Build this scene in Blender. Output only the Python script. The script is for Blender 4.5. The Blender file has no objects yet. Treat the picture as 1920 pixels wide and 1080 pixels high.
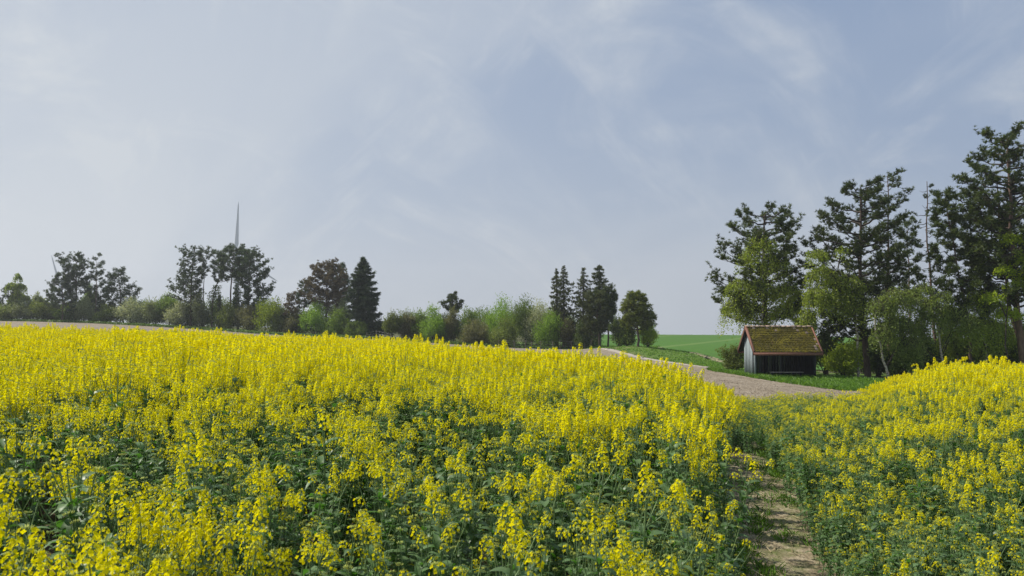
import bpy, math, random
import numpy as np
from mathutils import Vector, Matrix

# ------------------------------------------------------------------ camera, sky, sun
SC = bpy.context.scene
COL = SC.collection
F = 1493.0                      # focal length in pixels of the 1920 px wide photograph
CAMZ = 1.9
PITCH = math.atan(60.0 / F)
cd = bpy.data.cameras.new("camera"); cam = bpy.data.objects.new("camera", cd); COL.objects.link(cam)
cam.location = (0, 0, CAMZ); cam.rotation_euler = (math.pi / 2 + PITCH, 0, 0)
cd.sensor_width = 36.0; cd.lens = 36.0 * F / 1920.0
cd.clip_start = 0.05; cd.clip_end = 9000
cd.dof.use_dof = True; cd.dof.focus_distance = 14.0; cd.dof.aperture_fstop = 7.1
SC.camera = cam

SUN_EL = math.radians(50); SUN_AZ = math.radians(-72)     # azimuth from +Y, negative = left
sun_dir = Vector((math.cos(SUN_EL) * math.sin(SUN_AZ), math.cos(SUN_EL) * math.cos(SUN_AZ), math.sin(SUN_EL)))
W = bpy.data.worlds.new("World"); SC.world = W; W.use_nodes = True
nt = W.node_tree; N = nt.nodes; L = nt.links; N.clear()
def wn(t, **k):
    n = N.new(t)
    for a, b in k.items(): setattr(n, a, b)
    return n
def wmath(op, a, b=None, clamp=False):
    n = N.new("ShaderNodeMath"); n.operation = op; n.use_clamp = clamp
    for i, v in enumerate((a, b)):
        if v is None: continue
        if isinstance(v, (int, float)): n.inputs[i].default_value = v
        else: L.new(v, n.inputs[i])
    return n.outputs[0]
SKY_A = (3.7, 2.2, 0); SKY_B = (5.3, 2.4, 0); SKY_C = (4.2, 8.0, 0)
sky = wn("ShaderNodeTexSky", sky_type='NISHITA', sun_disc=False)
sky.sun_elevation = SUN_EL; sky.sun_rotation = SUN_AZ
sky.altitude = 200; sky.air_density = 1.0; sky.dust_density = 2.5; sky.ozone_density = 1.0
tc = wn("ShaderNodeTexCoord"); sep = wn("ShaderNodeSeparateXYZ"); L.new(tc.outputs["Generated"], sep.inputs[0])
zz = wmath('MAXIMUM', sep.outputs[2], 0.0)
den = wmath('ADD', zz, 0.9)
u = wmath('DIVIDE', sep.outputs[0], den); v = wmath('MULTIPLY', wmath('DIVIDE', sep.outputs[1], den), -1.0)
comb = wn("ShaderNodeCombineXYZ"); L.new(u, comb.inputs[0]); L.new(v, comb.inputs[1])
def wnoise(ang, scl, loc, scale, detail, rough, dist):
    """noise streaked along the direction ang (degrees) of the cloud plane"""
    m0 = wn("ShaderNodeMapping"); m0.inputs["Rotation"].default_value = (0, 0, math.radians(-ang)); L.new(comb.outputs[0], m0.inputs[0])
    mp = wn("ShaderNodeMapping"); mp.inputs["Scale"].default_value = scl; mp.inputs["Location"].default_value = loc; L.new(m0.outputs[0], mp.inputs[0])
    n = wn("ShaderNodeTexNoise"); n.inputs["Scale"].default_value = scale; n.inputs["Detail"].default_value = detail
    n.inputs["Roughness"].default_value = rough; n.inputs["Distortion"].default_value = dist
    L.new(mp.outputs[0], n.inputs["Vector"]); return n.outputs["Fac"]
def wramp(f, lo, hi):
    n = wn("ShaderNodeMapRange", clamp=True, interpolation_type='SMOOTHSTEP')
    n.inputs["From Min"].default_value = lo; n.inputs["From Max"].default_value = hi
    L.new(f, n.inputs["Value"]); return n.outputs[0]
broad = wramp(wnoise(24, (0.6, 1.7, 1), SKY_A, 2.0, 4, 0.5, 0.4), 0.36, 0.64)
wisp = wramp(wnoise(-38, (0.8, 1.7, 1), SKY_B, 3.6, 7, 0.6, 0.9), 0.50, 0.74)
wisp2 = wramp(wnoise(48, (0.8, 1.6, 1), SKY_C, 3.4, 7, 0.62, 1.1), 0.52, 0.74)
fine = wramp(wnoise(20, (1, 1.5, 1), (0, 0, 0), 16.0, 6, 0.62, 0.5), 0.30, 0.75)
wispf = wmath('MULTIPLY', wmath('MAXIMUM', wisp, wisp2), wmath('ADD', wmath('MULTIPLY', fine, 0.6), 0.4))
side = wramp(sep.outputs[0], 0.60, -0.60)                   # brighter veil towards the sun side
horiz = wmath('POWER', wmath('SUBTRACT', 1.0, zz, True), 4.0)
cov = wmath('ADD', wmath('MULTIPLY', broad, 0.38), wmath('MULTIPLY', side, 0.34))
cov = wmath('ADD', cov, wmath('MULTIPLY', horiz, 0.60))
cov = wmath('ADD', wmath('SUBTRACT', cov, 0.11), wmath('MULTIPLY', wispf, 0.62), True)
m1 = wn("ShaderNodeMix", data_type='RGBA'); m1.inputs["B"].default_value = (2.05, 2.9, 4.5, 1)
m1.inputs["Factor"].default_value = 0.80; L.new(sky.outputs[0], m1.inputs["A"])
m2 = wn("ShaderNodeMix", data_type='RGBA'); m2.inputs["B"].default_value = (5.25, 5.64, 6.1, 1)
L.new(cov, m2.inputs["Factor"]); L.new(m1.outputs["Result"], m2.inputs["A"])
bg = wn("ShaderNodeBackground"); bg.inputs["Strength"].default_value = 0.099
wo = wn("ShaderNodeOutputWorld"); L.new(m2.outputs["Result"], bg.inputs[0]); L.new(bg.outputs[0], wo.inputs[0])

sd = bpy.data.lights.new("sun", 'SUN'); sun = bpy.data.objects.new("sun", sd); COL.objects.link(sun)
sd.energy = 4.9; sd.angle = math.radians(0.8); sd.color = (1.0, 0.94, 0.84)
sun.location = (-50, 10, 60); sun.rotation_euler = (-sun_dir).to_track_quat('-Z', 'Y').to_euler()

SC.view_settings.view_transform = 'Standard'; SC.view_settings.look = 'None'
SC.view_settings.exposure = 0.17; SC.view_settings.gamma = 1.0; SC.view_settings.use_curve_mapping = False
SC.render.engine = 'CYCLES'
SC.cycles.max_bounces = 6; SC.cycles.diffuse_bounces = 3; SC.cycles.glossy_bounces = 2
SC.cycles.transmission_bounces = 3; SC.cycles.transparent_max_bounces = 4
SC.cycles.use_denoising = False if False else SC.cycles.use_denoising

# ------------------------------------------------------------------ projection and terrain
def at(px, py, D):
    a = (px - 960) / F; b = (540 - py) / F
    d = Vector((a, math.cos(PITCH) - b * math.sin(PITCH), math.sin(PITCH) + b * math.cos(PITCH)))
    return Vector((0, 0, CAMZ)) + d * (D / d.y)
def gx(px, D): return (px - 960) / F * D

_ctl = [(-12, -20, 0), (0, -20, 0), (12, -20, 0), (-10, 0, .02), (0, 0, 0), (10, 0, 0), (0, 6, 0), (-6, 10, .03), (3, 10.5, -.04), (7, 10, -.02), (8, 16, -.2)]
for px, D, z in [(-500, 38, .25), (0, 38, .14), (400, 34, -.04), (800, 30, -.30), (1100, 27, -.55), (1250, 25, -.66), (1350, 23, -.64), (1830, 28, -.62), (2300, 28, -.62), (1650, 26, -.62)]:
    _ctl.append((gx(px, D), D, z))
for px, py, D in [(1420, 770, 22), (1390, 722, 42), (1450, 716, 50), (1410, 707, 55), (1530, 708, 56), (1600, 736, 43), (1650, 743, 40), (1900, 720, 52), (2300, 722, 52),
                  (1340, 690, 75), (1200, 668, 95), (1100, 656, 110), (1240, 651, 125), (1300, 664, 112), (1340, 678, 92), (1236, 627, 230), (1385, 628, 230), (1560, 636, 210), (1900, 640, 200),
                  (0, 602, 150), (-500, 600, 155), (180, 606.5, 145), (350, 616, 140), (450, 623, 135), (500, 627, 132), (600, 632, 127), (700, 636, 122), (900, 649, 116), (1010, 654, 115), (1190, 649, 106), (1250, 690, 62), (1100, 670, 60)]:
    p = at(px, py, D); _ctl.append((p.x, p.y, p.z))
for px, D, z in [(-500, 250, 1.5), (0, 250, 1.2), (500, 250, -.3), (900, 250, -2.0), (-400, 90, .8), (200, 90, .75)]:
    _ctl.append((gx(px, D), D, z))
_ctl = np.array(_ctl, float); _P = _ctl[:, :2] / 50.0
def _phi(r2): return 0.5 * r2 * np.log(r2 + 1e-9)
_n = len(_P); _A = np.zeros((_n + 3, _n + 3))
_A[:_n, :_n] = _phi(((_P[:, None] - _P[None]) ** 2).sum(-1)) + np.eye(_n) * 0.004
_A[:_n, _n] = 1; _A[:_n, _n + 1:] = _P; _A[_n, :_n] = 1; _A[_n + 1:, :_n] = _P.T
_w = np.linalg.solve(_A, np.r_[_ctl[:, 2], 0, 0, 0])
def H(x, y):
    x = np.asarray(x, float); y = np.asarray(y, float); sh = np.broadcast(x, y).shape
    x = np.broadcast_to(x, sh).ravel(); y = np.broadcast_to(y, sh).ravel()
    cy = np.clip(y, -25, 255); lim = 0.95 * np.clip(cy, 30, 255)
    q = np.c_[np.clip(x, -lim, lim), cy] / 50.0
    z = _phi(((q[:, None] - _P[None]) ** 2).sum(-1)) @ _w[:_n] + _w[_n] + q @ _w[_n + 1:]
    far = np.clip(y - 215, 0, None)
    z = z - 0.045 * (np.sqrt(far ** 2 + 40 ** 2) - 40)
    return z.reshape(sh)
def hz(x, y): return float(H(x, y))

# ------------------------------------------------------------------ mesh helpers
class Acc:
    def __init__(s): s.v = []; s.f = {3: [], 4: []}; s.m = {3: [], 4: []}; s.t = []; s.n = 0
    def add(s, v, f, mi=0, tone=None):
        v = np.asarray(v, float).reshape(-1, 3); f = np.asarray(f, int)
        k = f.shape[1]; s.f[k].append(f + s.n); s.m[k].append(np.full(len(f), mi) if np.isscalar(mi) else np.asarray(mi))
        s.v.append(v); s.t.append(np.full(len(v), .5 if tone is None else tone) if (tone is None or np.isscalar(tone)) else np.asarray(tone)); s.n += len(v)
    def join(s, o, M=None, dm=0):
        vs = np.concatenate(o.v)
        if M is not None: vs = vs @ M[:3, :3].T + M[:3, 3]
        for k in (3, 4):
            for f, m in zip(o.f[k], o.m[k]): s.f[k].append(f + s.n); s.m[k].append(m + dm)
        s.v.append(vs); s.t.append(np.concatenate(o.t)); s.n += len(vs)
    def mesh(s, name, mats, smooth=False):
        me = bpy.data.meshes.new(name)
        v = np.concatenate(s.v); me.vertices.add(len(v)); me.vertices.foreach_set("co", v.ravel())
        idx = []; tot = []; mi = []
        for k in (3, 4):
            if s.f[k]:
                f = np.concatenate(s.f[k]); idx.append(f.ravel()); tot.append(np.full(len(f), k)); mi.append(np.concatenate(s.m[k]))
        idx = np.concatenate(idx); tot = np.concatenate(tot); mi = np.concatenate(mi)
        me.loops.add(len(idx)); me.loops.foreach_set("vertex_index", idx)
        me.polygons.add(len(tot)); st = np.r_[0, np.cumsum(tot)[:-1]]
        me.polygons.foreach_set("loop_start", st); me.polygons.foreach_set("loop_total", tot)
        me.polygons.foreach_set("material_index", mi)
        if smooth: me.polygons.foreach_set("use_smooth", np.ones(len(tot), bool))
        a = me.attributes.new("tone", 'FLOAT', 'POINT'); a.data.foreach_set("value", np.concatenate(s.t))
        me.update(calc_edges=True)
        for m in mats: me.materials.append(m)
        return me
def box(A, x0, x1, y0, y1, z0, z1, mi=0, tone=None, M=None):
    v = np.array([(x, y, z) for z in (z0, z1) for y in (y0, y1) for x in (x0, x1)], float)
    if M is not None: M = np.array(M); v = v @ M[:3, :3].T + M[:3, 3]
    A.add(v, [(0, 2, 3, 1), (4, 5, 7, 6), (0, 1, 5, 4), (2, 6, 7, 3), (0, 4, 6, 2), (1, 3, 7, 5)], mi, tone)
def tube(A, pts, rad, k=6, mi=0, tone=None):
    pts = np.asarray(pts, float); n = len(pts); rad = np.broadcast_to(rad, n)
    t = np.gradient(pts, axis=0); t /= np.linalg.norm(t, axis=1)[:, None] + 1e-9
    ref = np.where(np.abs(t[:, 2:3]) > .9, np.array([[1., 0, 0]]), np.array([[0, 0, 1.]]))
    a = np.cross(t, ref); a /= np.linalg.norm(a, axis=1)[:, None] + 1e-9
    b = np.cross(t, a); an = np.linspace(0, 2 * math.pi, k, endpoint=False)
    ring = pts[:, None] + rad[:, None, None] * (np.cos(an)[None, :, None] * a[:, None] + np.sin(an)[None, :, None] * b[:, None])
    i = np.arange(n - 1)[:, None] * k; j = np.arange(k)[None]; j2 = (j + 1) % k
    f = np.stack([i + j, i + j2, i + k + j2, i + k + j], -1).reshape(-1, 4)
    A.add(ring.reshape(-1, 3), f, mi, tone)
def rotmats(rng, n, zdir=None, spread=1.0):
    """n random orthonormal frames (n,3,3); third column near zdir"""
    if zdir is None:
        z = rng.normal(size=(n, 3))
    else:
        z = np.asarray(zdir, float) + rng.normal(size=(n, 3)) * spread
    z /= np.linalg.norm(z, axis=1)[:, None] + 1e-9
    r = rng.normal(size=(n, 3)); x = np.cross(r, z); x /= np.linalg.norm(x, axis=1)[:, None] + 1e-9
    y = np.cross(z, x); return np.stack([x, y, z], -1)
def scatter(A, proto_v, proto_f, R, P, S, mi=0, tone=None):
    n = len(P); k = len(proto_v)
    v = np.einsum('nij,kj->nki', R, proto_v) * np.asarray(S).reshape(-1, 1, 1) + P[:, None]
    f = (np.asarray(proto_f)[None] + (np.arange(n) * k)[:, None, None]).reshape(-1, np.asarray(proto_f).shape[1])
    A.add(v.reshape(-1, 3), f, mi, None if tone is None else np.repeat(tone, k))
def link(name, me, parent=None, loc=None):
    o = bpy.data.objects.new(name, me); COL.objects.link(o)
    if parent is not None: o.parent = parent
    if loc is not None: o.location = loc
    return o
def tag(o, label=None, cat=None, group=None, kind=None):
    if label: o["label"] = label
    if cat: o["category"] = cat
    if group: o["group"] = group
    if kind: o["kind"] = kind
    return o
def root(name, loc, label, cat, group=None):
    o = bpy.data.objects.new(name, None); COL.objects.link(o); o.location = loc; o.empty_display_size = .2
    return tag(o, label, cat, group)

# ------------------------------------------------------------------ materials
def mat(name):
    m = bpy.data.materials.new(name); m.use_nodes = True
    return m, m.node_tree.nodes, m.node_tree.links, m.node_tree.nodes["Principled BSDF"]
def c4(c): return (c[0], c[1], c[2], 1)
def noise_node(Nn, Ll, scale, detail=4, rough=.6, coord='Object', vec=None, sc=None):
    if vec is None:
        t = Nn.new("ShaderNodeTexCoord"); vec = t.outputs[coord]
    if sc is not None:
        mp = Nn.new("ShaderNodeMapping"); mp.inputs["Scale"].default_value = sc; Ll.new(vec, mp.inputs[0]); vec = mp.outputs[0]
    n = Nn.new("ShaderNodeTexNoise"); n.inputs["Scale"].default_value = scale; n.inputs["Detail"].default_value = detail
    n.inputs["Roughness"].default_value = rough; Ll.new(vec, n.inputs["Vector"]); return n.outputs["Fac"]
def ramp(Nn, Ll, f, stops):
    r = Nn.new("ShaderNodeValToRGB"); e = r.color_ramp.elements
    while len(e) < len(stops): e.new(.5)
    for i, (p, c) in enumerate(stops): e[i].position = p; e[i].color = c4(c)
    Ll.new(f, r.inputs[0]); return r.outputs[0]
def mixc(Nn, Ll, f, a, b, mode='MIX'):
    m = Nn.new("ShaderNodeMix"); m.data_type = 'RGBA'; m.blend_type = mode
    for k, v_ in (("Factor", f), ("A", a), ("B", b)):
        if isinstance(v_, (int, float)): m.inputs[k].default_value = v_
        elif isinstance(v_, tuple): m.inputs[k].default_value = c4(v_)
        else: Ll.new(v_, m.inputs[k])
    return m.outputs["Result"]
def leaf_mat(name, ca, cb, trans=.3, rough=.55, spec=.3, tcol=None, rnd=.25):
    m, Nn, Ll, B = mat(name)
    at_ = Nn.new("ShaderNodeAttribute"); at_.attribute_name = "tone"
    col = mixc(Nn, Ll, at_.outputs["Fac"], ca, cb)
    oi = Nn.new("ShaderNodeObjectInfo"); mr = Nn.new("ShaderNodeMapRange")
    mr.inputs["To Min"].default_value = 1 - rnd; mr.inputs["To Max"].default_value = 1 + rnd
    Ll.new(oi.outputs["Random"], mr.inputs["Value"])
    vm = Nn.new("ShaderNodeVectorMath"); vm.operation = 'SCALE'; Ll.new(col, vm.inputs[0]); Ll.new(mr.outputs[0], vm.inputs["Scale"])
    col = vm.outputs[0]
    Ll.new(col, B.inputs["Base Color"]); B.inputs["Roughness"].default_value = rough
    B.inputs["Specular IOR Level"].default_value = spec
    tr = Nn.new("ShaderNodeBsdfTranslucent")
    Ll.new(mixc(Nn, Ll, 1.0, col, tcol or (1.25, 1.25, .6), 'MULTIPLY'), tr.inputs[0])
    mx = Nn.new("ShaderNodeMixShader"); mx.inputs[0].default_value = trans
    Ll.new(B.outputs[0], mx.inputs[1]); Ll.new(tr.outputs[0], mx.inputs[2])
    Ll.new(mx.outputs[0], Nn["Material Output"].inputs[0]); return m
def bark_mat(name, ca, cb, scale=9, sc=(1, 1, .25), white=None):
    m, Nn, Ll, B = mat(name)
    n = noise_node(Nn, Ll, scale, 6, .65, sc=sc)
    col = ramp(Nn, Ll, n, [(.3, ca), (.7, cb)])
    if white:
        n2 = noise_node(Nn, Ll, 5, 4, .6, sc=(1, 1, 2.5)); col = mixc(Nn, Ll, ramp(Nn, Ll, n2, [(.5, (0, 0, 0)), (.58, (1, 1, 1))]), white, col)
    Ll.new(col, B.inputs["Base Color"]); B.inputs["Roughness"].default_value = .9; B.inputs["Specular IOR Level"].default_value = .15
    bp = Nn.new("ShaderNodeBump"); bp.inputs["Strength"].default_value = .7; bp.inputs["Distance"].default_value = .03
    Ll.new(n, bp.inputs["Height"]); Ll.new(bp.outputs[0], B.inputs["Normal"]); return m
def soil_mat(name, stops, scale=.8, bump=.04, fine=14, moss=None, mossr=(.52, .62), msc=1.2):
    m, Nn, Ll, B = mat(name)
    tcn = Nn.new("ShaderNodeTexCoord").outputs["Object"]
    n = noise_node(Nn, Ll, scale, 8, .68, vec=tcn); nf = noise_node(Nn, Ll, fine, 6, .7, vec=tcn)
    ad = Nn.new("ShaderNodeMath"); ad.operation = 'ADD'; Ll.new(n, ad.inputs[0]); Ll.new(nf, ad.inputs[1])
    hf = Nn.new("ShaderNodeMath"); hf.operation = 'MULTIPLY'; hf.inputs[1].default_value = .5; Ll.new(ad.outputs[0], hf.inputs[0])
    col = ramp(Nn, Ll, hf.outputs[0], stops)
    if moss:
        nm = noise_node(Nn, Ll, msc, 6, .7, vec=tcn)
        col = mixc(Nn, Ll, ramp(Nn, Ll, nm, [(mossr[0], (0, 0, 0)), (mossr[1], (1, 1, 1))]), col, moss)
    Ll.new(col, B.inputs["Base Color"]); B.inputs["Roughness"].default_value = .95; B.inputs["Specular IOR Level"].default_value = .1
    bp = Nn.new("ShaderNodeBump"); bp.inputs["Strength"].default_value = .9; bp.inputs["Distance"].default_value = bump
    Ll.new(nf, bp.inputs["Height"]); Ll.new(bp.outputs[0], B.inputs["Normal"]); return m
def wood_mat(name, ca, cb, rough=.8, sc=(14, 14, 1.2), spec=.2):
    m, Nn, Ll, B = mat(name)
    n = noise_node(Nn, Ll, 3, 6, .6, sc=sc); col = ramp(Nn, Ll, n, [(.3, ca), (.72, cb)])
    at_ = Nn.new("ShaderNodeObjectInfo"); mr = Nn.new("ShaderNodeMapRange"); mr.inputs["To Min"].default_value = .7; mr.inputs["To Max"].default_value = 1.25
    Ll.new(at_.outputs["Random"], mr.inputs["Value"])
    vm = Nn.new("ShaderNodeVectorMath"); vm.operation = 'SCALE'; Ll.new(col, vm.inputs[0]); Ll.new(mr.outputs[0], vm.inputs["Scale"])
    Ll.new(vm.outputs[0], B.inputs["Base Color"]); B.inputs["Roughness"].default_value = rough; B.inputs["Specular IOR Level"].default_value = spec
    bp = Nn.new("ShaderNodeBump"); bp.inputs["Strength"].default_value = .4; bp.inputs["Distance"].default_value = .01
    Ll.new(n, bp.inputs["Height"]); Ll.new(bp.outputs[0], B.inputs["Normal"]); return m

M_ground = soil_mat("ground_soil", [(.35, (.06, .07, .03)), (.65, (.13, .13, .06))], .5)
M_field_soil = soil_mat("field_soil", [(.35, (.07, .05, .035)), (.65, (.17, .13, .09))], 2, .03)
M_plough = soil_mat("ploughed_soil", [(.38, (.14, .115, .082)), (.5, (.27, .225, .168)), (.64, (.37, .32, .26))], .9, .10, 7)
M_track = soil_mat("track_gravel", [(.35, (.31, .275, .23)), (.65, (.47, .42, .36))], .7, .02, 10, moss=(.22, .22, .12), mossr=(.58, .7), msc=.5)
M_dry = soil_mat("dry_earth", [(.35, (.22, .17, .11)), (.65, (.38, .32, .22))], .5, .03, 8, moss=(.07, .13, .03), mossr=(.42, .56), msc=.5)
M_path = soil_mat("path_soil", [(.36, (.15, .115, .075)), (.5, (.30, .245, .165)), (.62, (.44, .375, .27))], 5, .02, 40, moss=(.11, .15, .035), mossr=(.44, .70), msc=4.5)
M_verge = soil_mat("verge_grass_ground", [(.35, (.065, .125, .02)), (.65, (.14, .205, .045))], .6, .05, 5, moss=(.17, .17, .08), mossr=(.5, .7), msc=.25)
def crop_mat():
    m, Nn, Ll, B = mat("green_crop")
    tcn = Nn.new("ShaderNodeTexCoord").outputs["Object"]
    n = noise_node(Nn, Ll, .05, 6, .6, vec=tcn); n2 = noise_node(Nn, Ll, 1.2, 5, .7, vec=tcn, sc=(1, .35, 1))
    col = mixc(Nn, Ll, n2, (.045, .125, .014), (.09, .20, .026))
    col = mixc(Nn, Ll, n, col, mixc(Nn, Ll, n2, (.04, .10, .018), (.08, .16, .028)))
    # drilling tramlines
    mp = Nn.new("ShaderNodeMapping"); mp.inputs["Rotation"].default_value = (0, 0, math.radians(24)); Ll.new(tcn, mp.inputs[0])
    sp = Nn.new("ShaderNodeSeparateXYZ"); Ll.new(mp.outputs[0], sp.inputs[0])
    w = Nn.new("ShaderNodeTexWave"); w.inputs["Scale"].default_value = .016; w.inputs["Distortion"].default_value = .3; Ll.new(mp.outputs[0], w.inputs[0])
    line = ramp(Nn, Ll, w.outputs["Fac"], [(.972, (0, 0, 0)), (.99, (.3, .3, .3))])
    col = mixc(Nn, Ll, line, col, (.22, .28, .10))
    Ll.new(col, B.inputs["Base Color"]); B.inputs["Roughness"].default_value = .9; B.inputs["Specular IOR Level"].default_value = .1
    bp = Nn.new("ShaderNodeBump"); bp.inputs["Strength"].default_value = .6; bp.inputs["Distance"].default_value = .15
    Ll.new(n2, bp.inputs["Height"]); Ll.new(bp.outputs[0], B.inputs["Normal"]); return m
M_crop = crop_mat()
M_grass = leaf_mat("grass_blade", (.06, .14, .014), (.17, .31, .035), .35, rnd=.05)
M_weed = leaf_mat("weed_leaf", (.06, .12, .02), (.15, .24, .04), .3, rnd=.05)
M_straw = leaf_mat("dry_stalk", (.30, .23, .13), (.50, .42, .27), .2, rnd=.1)
M_petal = leaf_mat("rape_petal", (.82, .71, .004), (.95, .86, .012), .48, .7, .03, (1.0, 1.02, .05), .04)
M_bud = leaf_mat("rape_bud", (.25, .33, .07), (.42, .45, .09), .25, .6, .2, rnd=.1)
M_rstem = leaf_mat("rape_stem", (.14, .22, .085), (.22, .32, .13), .15, .5, .35, rnd=.1)
M_rleaf = leaf_mat("rape_leaf", (.064, .130, .036), (.165, .25, .105), .32, .42, .42, (.9, 1.5, .35), .22)
M_needle = leaf_mat("pine_needles", (.030, .052, .014), (.115, .150, .032), .22, .5, .3, rnd=.12)
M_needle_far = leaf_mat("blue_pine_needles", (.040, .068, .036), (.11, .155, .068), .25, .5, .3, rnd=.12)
M_spruce = leaf_mat("spruce_needles", (.034, .06, .032), (.085, .125, .055), .2, .6, .2, rnd=.1)
M_ragged = leaf_mat("ragged_conifer_needles", (.045, .062, .024), (.125, .145, .05), .25, .6, .2, rnd=.1)
M_brown = leaf_mat("withered_needles", (.10, .08, .052), (.21, .17, .11), .25, .7, .1, rnd=.1)
M_birch = leaf_mat("birch_leaf", (.19, .27, .035), (.40, .47, .09), .52, .45, .35, rnd=.12)
M_birchd = leaf_mat("birch_leaf_dull", (.16, .23, .05), (.31, .38, .11), .50, .45, .35, rnd=.12)
M_b = {
 'olive': leaf_mat("olive_leaf", (.11, .155, .03), (.23, .28, .065), .45),
 'pale': leaf_mat("pale_leaf", (.15, .19, .085), (.33, .37, .20), .42),
 'white': leaf_mat("blossom_leaf", (.15, .195, .085), (.52, .53, .38), .4),
 'fresh': leaf_mat("fresh_leaf", (.12, .215, .022), (.24, .37, .05), .5),
 'lime': leaf_mat("lime_leaf", (.19, .28, .018), (.38, .46, .035), .52),
 'mid': leaf_mat("mid_leaf", (.09, .155, .025), (.20, .28, .05), .45),
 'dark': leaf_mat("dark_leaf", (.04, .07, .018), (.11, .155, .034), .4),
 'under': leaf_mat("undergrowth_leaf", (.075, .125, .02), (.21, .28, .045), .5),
 'brown': leaf_mat("russet_leaf", (.105, .115, .045), (.21, .205, .095), .4),
}
M_bark = bark_mat("pine_bark", (.05, .038, .032), (.17, .125, .10))
M_barkd = bark_mat("dark_bark", (.03, .026, .022), (.09, .075, .06))
M_birchbark = bark_mat("birch_bark", (.06, .05, .045), (.22, .18, .15), white=(.45, .41, .36))
M_redbark = bark_mat("reddish_bark", (.09, .06, .05), (.24, .165, .13))
M_wood = wood_mat("sunlit_side_boards", (.15, .18, .19), (.27, .31, .32))  # sunlight on the shed's left side is put into this paler colour
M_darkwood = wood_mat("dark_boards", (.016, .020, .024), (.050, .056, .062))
M_palewood = wood_mat("lit_streak_boards", (.07, .08, .085), (.18, .19, .20))  # lit streaks on the back wall, put into a paler board colour
M_red = wood_mat("red_brown_trim", (.15, .07, .048), (.29, .15, .11))
M_bench = wood_mat("bench_plank", (.30, .28, .25), (.48, .45, .40))
M_post = wood_mat("fence_post", (.10, .085, .07), (.24, .21, .17))
M_bare = None
def tile_mat():
    m, Nn, Ll, B = mat("mossy_clay_tile")
    g = Nn.new("ShaderNodeNewGeometry").outputs["Position"]
    n = noise_node(Nn, Ll, 2.2, 8, .72, vec=g)
    col = ramp(Nn, Ll, n, [(.30, (.05, .038, .014)), (.46, (.11, .09, .016)), (.58, (.15, .12, .022)), (.70, (.20, .10, .055))])
    Ll.new(col, B.inputs["Base Color"]); B.inputs["Roughness"].default_value = .95
    n2 = noise_node(Nn, Ll, 14, 6, .7, vec=g)
    bp = Nn.new("ShaderNodeBump"); bp.inputs["Strength"].default_value = 1; bp.inputs["Distance"].default_value = .05
    Ll.new(n2, bp.inputs["Height"]); Ll.new(bp.outputs[0], B.inputs["Normal"]); return m
M_tile = tile_mat()
M_ridge = wood_mat("ridge_clay", (.22, .15, .10), (.48, .38, .30))
M_moss = leaf_mat("roof_moss", (.055, .045, .009), (.165, .14, .020), .05, .95, .05, rnd=.1)
def plain(name, c, rough=.6, metal=0):
    m, Nn, Ll, B = mat(name); n = noise_node(Nn, Ll, .4, 3)
    Ll.new(mixc(Nn, Ll, n, tuple(x * .9 for x in c), tuple(min(1, x * 1.08) for x in c)), B.inputs["Base Color"])
    B.inputs["Roughness"].default_value = rough; B.inputs["Metallic"].default_value = metal; return m
M_turb = plain("turbine_paint", (.42, .46, .50))
M_wire = plain("galvanised_wire", (.35, .36, .37), .45, .8)
M_stone = plain("stone", (.30, .27, .23), .9)

# ------------------------------------------------------------------ ground sheets
def build_ground():
    ys = np.unique(np.r_[np.arange(-40, 60, 2.5), np.arange(60, 300, 4), np.geomspace(300, 6000, 26)])
    us = np.linspace(-1.6, 1.6, 97)
    A = Acc(); v = []
    for y in ys:
        w = max(y, 25) + 15; xs = us * w; v.append(np.c_[xs, np.full_like(xs, y), H(xs, y) - 0.06])
    v = np.concatenate(v); n = len(us); i = np.arange(len(ys) - 1)[:, None] * n; j = np.arange(n - 1)[None]
    A.add(v, np.stack([i + j, i + j + 1, i + n + j + 1, i + n + j], -1).reshape(-1, 4))
    tag(link("ground", A.mesh("ground", [M_ground], True)), kind="structure")
build_ground()
def poly_at(pts, s):
    pts = np.array([(gx(p, D), D) for p, D in pts] if len(pts[0]) == 2 else [(a, b) for a, b, _ in pts], float)
    d = np.r_[0, np.cumsum(np.linalg.norm(np.diff(pts, axis=0), axis=1))]; d /= d[-1]
    return np.c_[np.interp(s, d, pts[:, 0]), np.interp(s, d, pts[:, 1])]
def by_px(pts, pxs):
    p = [a for a, b in pts]; D = [b for a, b in pts]; Di = np.interp(pxs, p, D); return np.c_[gx(pxs, Di), Di]
def sheet(name, near, far, nu, nv, lift, m, edge=0., bump=0., seed=1, px=True, vpow=1., fs=(1., 1.)):
    rng = np.random.default_rng(seed)
    if px:
        s = np.linspace(0, 1, nu); a = poly_at(near, s); b = poly_at(far, s)
    else:
        a, b = near, far; nu = len(a)
    a = a + rng.normal(size=a.shape) * edge; b = b + rng.normal(size=b.shape) * edge
    t = np.linspace(0, 1, nv) ** vpow
    P = a[None] * (1 - t)[:, None, None] + b[None] * t[:, None, None]
    z = H(P[..., 0], P[..., 1]) + lift
    if bump: z = z + bump * rng.random(z.shape)
    v = np.concatenate([P, z[..., None]], -1).reshape(-1, 3)
    i = np.arange(nv - 1)[:, None] * nu; j = np.arange(nu - 1)[None]
    A = Acc(); A.add(v, np.stack([i + j, i + j + 1, i + nu + j + 1, i + nu + j], -1).reshape(-1, 4))
    o = link(name, A.mesh(name, [m], True)); tag(o, kind="structure"); return o

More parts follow.
